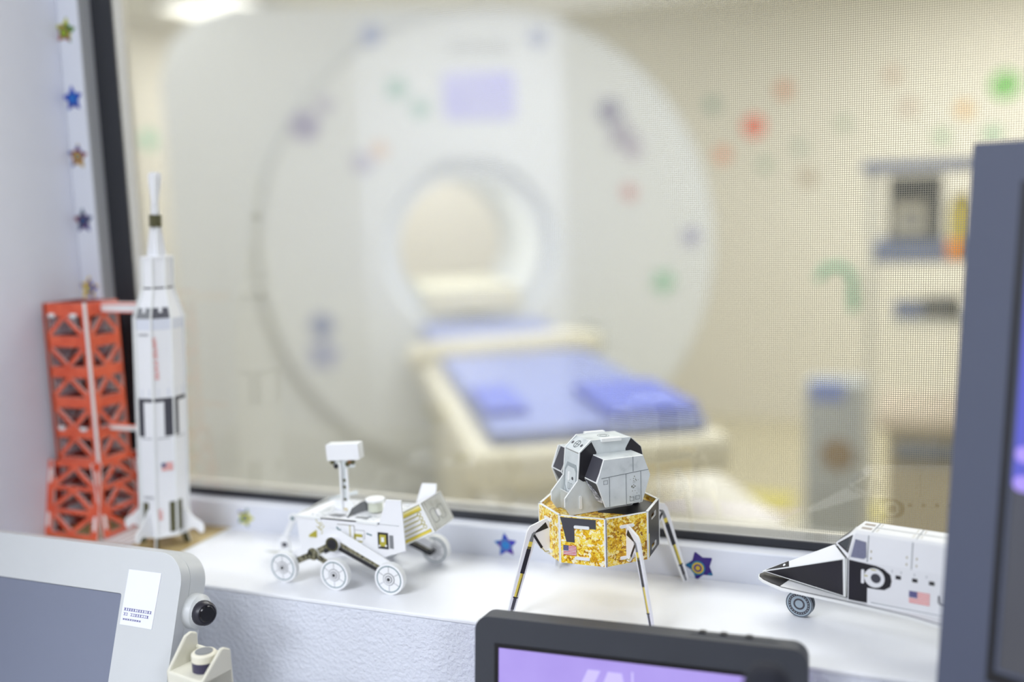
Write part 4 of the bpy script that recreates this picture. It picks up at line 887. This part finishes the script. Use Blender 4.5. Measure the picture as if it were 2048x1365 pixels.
# --- right monitor
x, u, n = frame(-28, 5); P0 = Vector((.0375, .735, .3917)); KK = 1.222
rm = thing('monitor', 'tall dark blue-grey monitor cut off by the right edge of the picture', 'monitor', P0)
MONR = mat('slate_monitor_plastic', srgb(80, 86, 106), .55, var=.02, bump=.1, bscale=700)
b = MB(); Wr_, Hr_ = .50, .42
b.plate(rrect(0, -Hr_, Wr_, 0, .002, 3), (0, 0, 0), x, u, .016, MONR, MONR, MOND, holes=[rect(.0400, -.345, Wr_ - .034, -.030)]); b.build('housing', rm, bevel=.0015, seg=2)
b = MB(); b.plate(rect(.0330, -.355, Wr_ - .030, -.0260), (0, 0, 0), x, u, .001, MOND, front=.0006, holes=[rect(.0378, -.347, Wr_ - .034, -.030)]); b.build('screen_rim', rm)
sc = MB(); sc.plate(rect(.0378, -.347, Wr_ - .034, -.030), (0, 0, 0), x, u, .004, screen_mat('dark_grey_screen', (74, 76, 88), (80, 84, 98), 1, .75, 3), front=-.0012); SCR = sc.build('screen', rm)
BLS = mat('blue_screen_band', srgb(40, 40, 120), .3, emit=srgb(84, 88, 176), es=1.0); PUR = mat('violet_screen_marks', srgb(60, 50, 120), .3, emit=srgb(170, 150, 232), es=1.0)
b = MB(); b.plate(rect(.0378, -.222, .30, -.032), (0, 0, 0), x, u, .0003, BLS, front=-.0009)
b.build('screen_picture', SCR)
for z in (-.200, -.219): b = MB(); b.plate(rrect(.041, z - .006, .060, z + .004, .004, 4), (0, 0, 0), x, u, .0003, PUR, front=-.0006); b.build('screen_picture', SCR)
b = MB(); xm = x * .3; b.tube([xm - u * .3 - n * .016, Vector((xm.x, xm.y, DZ - P0.z + .015))], .018, MOND, 14); b.plate(rrect(xm.x - .11, xm.y - .10, xm.x + .11, xm.y + .02, .02, 5), (0, 0, DZ - P0.z + .012), (1, 0, 0), (0, 1, 0), .012, MOND); b.build('stand', rm)
# --- left medical monitor
x, u, n = frame(0, 19); P0 = Vector((-.5889, .680, .0592))
lm = thing('medical_monitor', 'off-white medical touch display at bottom left with a label sticker', 'monitor', P0)
MEDW = mat('off_white_medical_plastic', srgb(204, 207, 208), .35, var=.02)
MEDG = mat('blue_grey_display', srgb(122, 128, 146), .3, var=.03, vscale=4)
b = MB(); b.plate(rrect(-.56, -.262, -.0050, .0035, .026, 10), (0, 0, 0), x, u, .0125, MEDW, MEDW, MEDW, holes=[rrect(-.50, -.23, -.0690, -.0370, .002, 2)]); b.build('front_shell', lm, bevel=.006, seg=4)
b = MB(); b.plate(rrect(-.56, -.262, -.0050, .0035, .026, 10), (0, 0, 0), x, u, .0210, MEDW, front=-.0128); b.build('rear_shell', lm, bevel=.005, seg=4)
b = MB(); b.plate(rrect(-.4995, -.2295, -.0695, -.0375, .002, 2), (0, 0, 0), x, u, .003, MEDG, front=-.0008); b.build('display', lm)
b = MB(); sO = Vector((0, 0, 0)); b.plate([(-.0655, -.0635), (-.0293, -.0638), (-.0275, -.0148), (-.0643, -.0150)], sO, x, u, .0004, mat('sticker_paper', srgb(236, 238, 248), .5), front=.0004); STK = b.build('label_sticker', lm)
b = MB(); INK = mat('blue_ink', srgb(110, 108, 160), .5)
for row, (z, n_ch) in enumerate(((-.0510, 12), (-.0552, 11), (-.0592, 8))):
    for k in range(n_ch):
        x0 = -.0628 + k * .0026; w0 = .0021; hh_ = .0024 if row < 2 else .0014
        if row == 1 and k == 2: continue
        b.plate(rect(x0, z, x0 + w0, z + .0004), sO, x, u, .0002, INK, front=.0006); b.plate(rect(x0, z + hh_ - .0004, x0 + w0, z + hh_), sO, x, u, .0002, INK, front=.0006)
        b.plate(rect(x0 + w0 * (.2 + .5 * random.random()), z, x0 + w0 * .8, z + hh_), sO, x, u, .0002, INK, front=.0006)
b.build('fine_print', STK)
# side knob
kc = x * -.0010 + u * -.0460 - n * .022
b = MB(); b.tube([kc - x * .004, kc + x * .004, kc + x * .009], [.0160, .0155, .0110], MEDW, 24); b.build('knob_collar', lm, smooth=True)
kd = (x * .90 + n * .43).normalized(); k0 = kc + x * .0045 + n * .001
KN = mat('black_rubber_knob', srgb(36, 34, 44), .35); 
b = MB(); b.tube([k0, k0 + kd * .006, k0 + kd * .0115, k0 + kd * .0140], [.0108, .0112, .0105, .0085], KN, 24); kb = b.build('knob', lm, smooth=True)
b = MB(); c0_ = k0 + kd * .0138; b.tube([c0_, c0_ + kd * .0012], [.0076, .0064], mat('glossy_black_cap', srgb(20, 20, 26), .1), 24); b.build('knob_cap', kb, smooth=True)
# arm holding the display
b = MB(); b.tube([Vector((-.28, .0, -.17)), Vector((-.28, .02, -.24)), Vector((-.28, .02, DZ - P0.z + .01))], .02, MEDW, 16); b.plate(rrect(-.38, -.10, -.18, .06, .02, 5), (0, 0, DZ - P0.z + .014), (1, 0, 0), (0, 1, 0), .014, MEDW); b.build('stand', lm)
# --- bracket with black roller right of the display
BK0 = Vector((-.5370, .622, -.0150))
bk_ = thing('bracket', 'cream plastic cradle with a grey and black cap, below the black knob', 'holder', BK0)
BKM = mat('cream_bracket_plastic', srgb(226, 224, 208), .4)
bx = Vector((.94, -.18, 0)).normalized(); by = Vector((.18, .94, 0)).normalized()
b = MB()
prof = [(-.0215, -.060), (.0215, -.060), (.0215, 0), (-.0215, 0)]
def Bk(a, c, z): return bx * a + by * c + EZ * z
R_ = Matrix((bx, by, EZ)).transposed()
b.box((-.0215, -.016, -.060), (.0215, .016, .0065), BKM, R_)
# right cheek (slanted top) and left cheek
for s_, out in ((1, [(-.0158, -.060), (.016, -.060), (.016, .022), (.010, .0255), (.006, .0260), (-.0155, .0065)]), (-1, [(-.0162, -.060), (.016, -.060), (.016, .028), (.010, .031), (.003, .029), (-.0160, .0065)])):
    o_ = bx * (.0215 if s_ > 0 else -.0185); b.plate(out, o_, by, EZ, .0034, BKM) if s_ > 0 else b.plate(out, o_, by, EZ, .0034, BKM)
b.box((-.0215, .0125, -.003), (.0215, .016, .018), BKM, R_)
b.build('cradle', bk_, bevel=.0022, seg=3)
b = MB(); b.tube([Bk(.005, .002, .0060), Bk(.005, .002, .0150)], .0102, mat('dark_violet_band', srgb(62, 58, 84), .4), 24); b.build('lower_cap', bk_, smooth=True)
b = MB(); b.tube([Bk(.005, .002, .0150), Bk(.005, .002, .0205), Bk(.005, .002, .0218)], [.0104, .0104, .0090], mat('ivory_band', srgb(232, 228, 210), .4), 24); b.build('upper_cap', bk_, smooth=True)
b = MB(); b.tube([Bk(.005, .002, .0218), Bk(.005, .002, .0224)], .0072, MGREY, 20); b.build('cap_top', bk_, smooth=True)
b = MB(); b.tube([Bk(.0212, .009, -.018), Bk(.0222, .009, -.018)], .0030, mat('brown_recess', srgb(140, 128, 116), .6), 14); b.build('screw_recess', bk_)
b = MB(); b.tube([Bk(0, .001, -.058), Bk(0, .001, DZ - BK0.z + .004)], .012, BKM, 16); b.plate(rrect(-.03, -.03, .03, .03, .01, 4), (0, 0, DZ - BK0.z + .006), (1, 0, 0), (0, 1, 0), .006, BKM); b.build('post', bk_)
# --- microphone in front of the centre monitor
MC = Vector((-.0805, .620, .0465))
mc = thing('microphone', 'dark foam-covered gooseneck microphone in front of the centre monitor', 'microphone', MC)
FOAM = mat('dark_foam', srgb(34, 36, 46), .9, bump=.6, bscale=900)
b = MB(); prof = [(.0005, .0165), (.006, .0158), (.0105, .0135), (.0140, .0085), (.0155, .001), (.0155, -.010), (.013, -.018), (.007, -.021)]
pts = [Vector((0, 0, z)) for r, z in prof]; b.tube(pts, [r for r, z in prof], FOAM, 24); b.build('foam_cover', mc, smooth=True)
b = MB(); b.tube([(.010, 0, -.002), (.030, -.004, -.004), (.045, -.006, -.012)], .0042, MOND, 10); b.build('side_bar', mc)
b = MB(); b.tube([(0, 0, -.018), (.004, -.004, -.06), (.02, -.02, -.12), (.03, -.03, DZ - MC.z + .004)], .0032, MOND, 10); b.build('gooseneck', mc)
b = MB(); b.plate(rrect(-.005, -.065, .065, .005, .012, 4), (0, 0, DZ - MC.z + .014), (1, 0, 0), (0, 1, 0), .014, MOND); b.build('base', mc)

# ------------------------------------------------------------------ scan room beyond the glass
G0 = Vector((-1.62, 3.85, FZ)); ga = Vector((.55, -.835, 0)).normalized(); gr = Vector((.835, .55, 0)).normalized()
sc_ = thing('mri_scanner', 'large white ring-fronted scanner seen through the window', 'scanner', G0)
GW = mat('white_scanner_shell', srgb(220, 225, 232), .4, var=.01, vscale=2); GG = mat('grey_scanner_trim', srgb(192, 196, 202), .45); BORE = mat('cream_bore_liner', srgb(232, 228, 206), .5)
hz = .205 - FZ - .02   # bore centre height
BC = -.085
def G3(r, a, z): return gr * r + ga * a + EZ * z
b = MB()
shell = [(-1.18, .10), (.86, .10)] + circ(.02, hz, .985, 28, -PI * .27, PI * .47) + [(-.98, hz + .99), (-1.14, hz + .94), (-1.24, hz + .84), (-1.28, hz + .70), (-1.28, .20)]
b.plate(shell, G3(0, -.06, 0), gr, EZ, .9, GW, GW, GW, holes=[circ(BC, hz + .01, .30, 40)]); b.build('housing', sc_)
b = MB(); b.plate(circ(.02, hz, .965, 72), G3(0, 0, 0), gr, EZ, .07, GW, GG, GW, holes=[circ(BC, hz + .01, .372, 48)]); b.build('front_ring', sc_, bevel=.012, seg=2)
b = MB(); b.plate(circ(.02, hz, .985, 72), G3(0, 0, 0), gr, EZ, .03, GG, GG, GG, holes=[circ(.02, hz, .95, 72)], front=-.035); b.build('ring_groove', sc_)
b = MB(); NR = 48
rings = [(.372, .0), (.352, -.03), (.335, -.10), (.318, -.2), (.30, -.9)]
for (r0_, a0_), (r1_, a1_) in zip(rings, rings[1:]):
    for i in range(NR):
        t0_, t1_ = 2 * PI * i / NR, 2 * PI * (i + 1) / NR; f_ = lambda r, t, a: G3(BC + r * math.cos(t), a, hz + .01 + r * math.sin(t))
        b.face([f_(r0_, t0_, a0_), f_(r1_, t0_, a1_), f_(r1_, t1_, a1_), f_(r0_, t1_, a0_)], GW if r0_ > .33 else BORE)
b.build('bore', sc_, smooth=True)
b = MB(); b.box((BC - .20, -.88, hz - .26), (BC + .20, -.02, hz - .16), BORE, Matrix((gr, ga, EZ)).transposed()); b.build('bore_tray', sc_)
b = MB(); b.plate(rrect(-.18, hz + .535, .115, hz + .725, .02, 4), G3(0, 0, 0), gr, EZ, .01, screen_mat('pale_violet_display', (190, 186, 252), (222, 220, 255), 1, 1.0, 4), front=.006); b.build('display', sc_)
b = MB(); b.plate(rrect(-.15, hz + .80, .10, hz + .84, .008, 3), G3(0, 0, 0), gr, EZ, .006, GG, front=.004); b.build('nameplate', sc_)
b = MB(); b.box((-1.2, -.9, 0), (.95, -.10, .12), GG, Matrix((gr, ga, EZ)).transposed()); b.build('plinth', sc_)
# coloured space stickers on the scanner front
def decal_pos(px_r, z): return G3(px_r, 0, z)
SG = [(-.46, .87, (90, 110, 190), .05), (-.37, .66, (110, 170, 160), .06), (-.28, .58, (110, 170, 160), .05), (-.74, .52, (110, 105, 165), .075), (-.66, .60, (150, 150, 190), .05), (.22, .86, (110, 125, 185), .055), (.52, .56, (90, 90, 140), .07), (.57, .46, (130, 125, 165), .08), (.62, .40, (150, 140, 180), .06), (.60, .22, (190, 110, 120), .045), (.88, .02, (120, 120, 185), .055), (.75, -.17, (100, 180, 140), .07), (-.72, -.28, (80, 95, 165), .065), (-.72, -.40, (120, 130, 195), .085), (-.14, .24, (120, 130, 130), .04), (-.52, .37, (160, 160, 200), .06), (-.45, .42, (215, 175, 150), .05)]
for i, (r_, z_, c_, s_) in enumerate(SG):
    if abs(r_) > 1: continue
    if math.hypot(r_ - BC, z_) < .375: continue
    b = MB(); b.plate(star(s_, s_ * .55, i * .4) if i % 3 else circ(0, 0, s_ * .8, 14), G3(r_, 0, hz + z_), gr, EZ, .004, mat('scanner_sticker_ink_%d' % i, srgb(*[int(c * .55 + 222 * .45) for c in c_]), .5), front=.003); b.build('sticker', sc_)
# patient table
ga0, gr0 = ga, gr
ga = Vector((.522, -.853, 0)).normalized(); gr = Vector((.853, .522, 0)).normalized()
tb = thing('patient_table', 'scanner couch with blue mattress coming out of the bore', 'table', G0)
BLUE = mat('blue_mattress_vinyl', srgb(132, 146, 208), .45, var=.05, vscale=6); BLUED = mat('dark_blue_mattress_side', srgb(92, 110, 212), .5)
zt_ = -.135 - FZ
b = MB(); Rg = Matrix((gr, ga, EZ)).transposed()
CT = mat('cream_table_shell', srgb(226, 222, 204), .4)
b.box((BC - .29, .03, zt_ - .13), (BC + .32, 2.02, zt_ - .035), CT, Rg); b.build('table_shell', tb, bevel=.03, seg=4)
b = MB(); b.box((BC - .235, .84, zt_ - .034), (BC + .27, 1.99, zt_ + .005), BLUE, Rg); b.build('mattress', tb, bevel=.015, seg=3)
b = MB(); b.box((BC - .235, .04, zt_ - .034), (BC + .27, .64, zt_ + .03), BLUE, Rg); b.build('head_cushion', tb, bevel=.02, seg=3)
b = MB(); b.tube([G3(BC - .31, .68, zt_ - .02), G3(BC - .25, .73, zt_ + .01), G3(BC, .76, zt_ + .02), G3(BC + .25, .74, zt_ + .03), G3(BC + .34, .70, zt_ + .01)], .035, CT, 10); b.build('strap', tb, smooth=True)
for q0, q1 in (((BC + .04, 1.60, zt_ + .005), (BC + .26, 1.97, zt_ + .03)), ((BC - .23, 1.55, zt_ + .005), (BC - .12, 1.85, zt_ + .028))): b = MB(); b.box(q0, q1, BLUED, Rg); b.build('folded_blanket', tb, bevel=.012, seg=3)
b = MB(); b.box((BC + .31, .58, zt_ - .03), (BC + .37, .70, zt_ + .05), mat('dark_green_clip', srgb(90, 100, 96), .5), Rg); b.build('side_handle', tb, bevel=.01)
b = MB(); b.box((BC - .20, .12, 0), (BC + .22, 1.0, zt_ - .13), CT, Rg); b.build('pedestal', tb, bevel=.03)
# white docking trolley at the table end
dt = thing('docking_trolley', 'white wheeled trolley docked under the near end of the couch', 'trolley', G0)
TW = mat('bright_white_trolley_shell', srgb(248, 246, 240), .4)
b = MB(); b.box((-.24, 1.02, .40), (.44, 1.92, .53), TW, Rg); b.build('top_cover', dt, bevel=.05, seg=4)
b = MB(); b.box((-.20, 1.06, .10), (.40, 1.86, .41), mat('beige_trolley_body', srgb(206, 196, 172), .5), Rg); b.build('body', dt, bevel=.04, seg=3)
for r_, a_ in ((-.15, 1.15), (.35, 1.15), (-.15, 1.78), (.35, 1.78)):
    b = MB(); b.tube([G3(r_ - .02, a_, .05), G3(r_ + .02, a_, .05)], .05, DGREY, 16); b.box((r_ - .012, a_ - .012, .05), (r_ + .012, a_ + .012, .12), MGREY, Rg); b.build('caster', dt)
ga, gr = ga0, gr0
# equipment rack on the right
eq = thing('equipment_rack', 'shelf unit with dark equipment and blue trays at the right of the scan room', 'rack', (.02, 3.05, FZ))
DK = mat('dark_equipment_plastic', srgb(88, 88, 84), .5); BG = mat('blue_grey_panel', srgb(106, 118, 152), .5); WS = mat('white_metal_shelf', srgb(220, 218, 208), .5); YS2 = mat('mustard_plastic', srgb(214, 196, 90), .5); BRN = mat('brown_panel', srgb(160, 146, 110), .6)
def zb(z): return z - FZ
b = MB(); b.box((-.15, -.02, zb(.425)), (.42, .35, zb(.452)), BG); b.build('top_shelf', eq)
b = MB(); b.box((-.115, 0, zb(.165)), (.42, .35, zb(.225)), BG); b.build('shelf', eq, bevel=.004)
b = MB(); b.box((-.06, 0, zb(-.02)), (.42, .35, zb(.0)), WS); b.build('shelf', eq)
for xx in (-.135, .40):
    for yy in (.0, .33): b = MB(); b.box((xx, yy, 0), (xx + .012, yy + .012, zb(.43)), WS); b.build('post', eq)
eb = MB(); eb.box((-.05, .05, 0), (.095, .25, .185), DK); eb.box((-.03, .045, .02), (.05, .05, .11), mat('cream_pump_door', srgb(214, 208, 188), .5)); eb.plate(circ(.012, .062, .022, 16), (0, .044, 0), (1, 0, 0), (0, 0, 1), .004, MGREY)
o = eb.build('infusion_pump', loc=(-.01, 3.08, .2255)); o.modifiers.new('bevel', 'BEVEL').width = .01; tag(o, 'dark boxy pump on the rack, left one on its blue shelf', 'pump')
eb = MB(); eb.tube([(0, 0, 0), (0, 0, .09), (0, 0, .13)], [.035, .035, .02], YS2, 16); o = eb.build('plastic_jug', loc=(.135, 3.13, .2255), smooth=True); tag(o, 'mustard yellow jug standing on the blue rack shelf', 'jug')
eb = MB(); eb.tube([(0, 0, 0), (0, 0, .05), (0, 0, .055)], [.028, .030, .026], mat('orange_plastic', srgb(236, 150, 60), .5), 16); o = eb.build('orange_cup', loc=(.122, 3.02, .175 - .0), smooth=True); tag(o, 'small orange cup hanging at the edge of the blue shelf', 'cup')
eb = MB(); eb.box((-.05, -.04, 0), (.05, .1, .055), DK); eb.box((-.13, -.03, 0), (-.05, .08, .045), BG); o = eb.build('instrument_box', loc=(.09, 3.12, .0005), bevel=.006); tag(o, 'blue and dark grey instrument box on the low white rack shelf', 'box')
eb = MB(); eb.tube([(0, 0, .0), (.0, 0, .03), (-.03, 0, .06), (-.075, 0, .055), (-.095, 0, .02)], .013, mat('green_tubing', srgb(110, 176, 140), .5), 10); eb.tube([(0, 0, .0), (.004, 0, -.04), (.002, 0, -.07)], .014, MATS['green_tubing'], 10)
o = eb.build('green_tubing', loc=(-.150, 3.0, .10), smooth=True); tag(o, 'loop of green breathing tube hanging left of the rack', 'tube')
# lower trolley with seat pad, bin, bars
cb = thing('supply_cart', 'low beige cart with dark drawer under the equipment rack', 'cart', (.08, 3.05, FZ))
b = MB(); b.box((-.16, -.05, zb(-.315)), (.30, .25, zb(-.255)), mat('pink_beige_top', srgb(216, 202, 184), .5)); b.build('top', cb, bevel=.01)
b = MB(); b.box((-.13, -.04, .08), (.28, .24, zb(-.32)), BRN); b.build('body', cb, bevel=.01)
b = MB(); b.box((-.11, -.06, zb(-.40)), (.26, -.035, zb(-.345)), mat('slate_drawer', srgb(100, 104, 116), .5)); b.build('drawer', cb, bevel=.006)
for xx in (-.1, .24): b = MB(); b.tube([(xx, -.02, .04), (xx, .01, .04)], .04, DGREY, 14); b.box((xx - .01, -.02, .04), (xx + .01, 0, .09), MGREY); b.build('caster', cb)
wb = thing('waste_bin', 'blue-grey waste bin with round brown hole left of the beige cart', 'bin', (-.215, 3.56, FZ))
b = MB(); b.plate(rrect(-.11, -.10, .11, .10, .03, 5), EZ * .68, (1, 0, 0), (0, 1, 0), .68, mat('grey_bin', srgb(176, 182, 188), .5)); b.build('body', wb)
b = MB(); b.plate(circ(0, .44, .055, 20), (0, -.10, 0), (1, 0, 0), (0, 0, 1), .01, mat('brown_hole', srgb(150, 128, 98), .6), front=.004); b.build('opening', wb)
b = MB(); b.box((-.09, -.105, .62), (.02, -.09, .69), mat('blue_bag', srgb(120, 140, 210), .5)); b.build('bag_edge', wb, bevel=.005)
for i, (xx, yy, w_, lab) in enumerate(((-.60, 4.3, .30, 'yellow floor mat behind the white docking trolley'), (-.21, 4.25, .24, 'yellow floor mat between the bin and the far wall'), (.18, 3.9, .2, 'small yellow floor mat beneath the right part of the rack'))):
    b = MB(); b.box((-w_ / 2, -.12, 0), (w_ / 2, .12, .012), mat('yellow_floor_mat', srgb(214, 204, 110), .6)); tag(b.build('floor_mat', loc=(xx, yy, FZ)), lab, 'mat')
b = MB(); b.tube([(-.42, 3.75, FZ + .012 + .02), (-.20, 4.55, FZ + .03 + .02)], .03, WS, 10); tag(b.build('floor_rail'), 'white rail lying on the floor left of the waste bin', 'rail')
# wall stickers on the far wall
WSK = [(-.854, .776, (240, 90, 40), .062, 'bright orange round sticker on the far wall, strongest coloured of all'),
 (-.686, .971, (214, 140, 90), .045, 'tan-orange round sticker above the bright orange one'),
 (-1.036, .622, (232, 150, 110), .045, 'pale orange round sticker below the bright orange one'),
 (-1.093, .914, (150, 175, 160), .045, 'grey-green round sticker nearest the scanner ring'),
 (-.791, .553, (165, 185, 165), .045, 'pale green star sticker below the bright orange one'),
 (-.596, .643, (170, 185, 170), .045, 'pale green star sticker right of the bright orange one'),
 (-.553, .471, (190, 175, 155), .05, 'beige round sticker left of the equipment rack'),
 (-.107, 1.009, (205, 180, 160), .05, 'pale brown star sticker high on the far wall'),
 (-.02, .83, (200, 180, 165), .05, 'pale brown round sticker below the high pale brown star'),
 (-.36, .76, (175, 190, 170), .045, 'grey-green star sticker between pale green and pale brown ones'),
 (.452, .914, (120, 190, 100), .075, 'green planet sticker at the upper right of the far wall'),
 (.26, .80, (226, 178, 110), .05, 'amber star sticker left of the green planet'),
 (.40, .66, (150, 190, 160), .045, 'mint round sticker below the green planet'),
 (.15, .66, (160, 190, 160), .05, 'mint star sticker above the rack top')]
for i, (xx, zz, c_, s_, lab) in enumerate(WSK):
    b = MB(); b.plate(star(s_ * 1.15, s_ * .6, i) if 'star' in lab else circ(0, 0, s_, 18), (xx, 5.999, zz), (1, 0, 0), (0, 0, 1), .004, mat('wall_sticker_%d' % i, srgb(*c_), .5), front=.003); tag(b.build('wall_sticker'), lab, 'sticker')
b = MB(); b.plate(circ(0, 0, .055, 16), (-4.199, 4.79, .823), (0, 1, 0), (0, 0, 1), .004, mat('mint_sticker_ink', srgb(130, 200, 170), .5), front=.003)
tag(b.build('wall_sticker'), 'mint round sticker on the left wall beside the window frame', 'sticker')
# ceiling lamp visible at the top left
LAMP = mat('lamp_diffuser', srgb(255, 255, 250), .5, emit=(1, .98, .92, 1), es=3.0)
cl = thing('ceiling_lamp', 'bright flat ceiling lamp above the left side of the scanner', 'lamp', (-3.5, 4.7, CZ))
b = MB(); b.box((-.26, -.30, -.028), (.26, .30, 0), GG); b.build('frame', cl)
b = MB(); b.box((-.24, -.28, -.034), (.24, .28, -.028), LAMP); b.build('diffuser', cl)
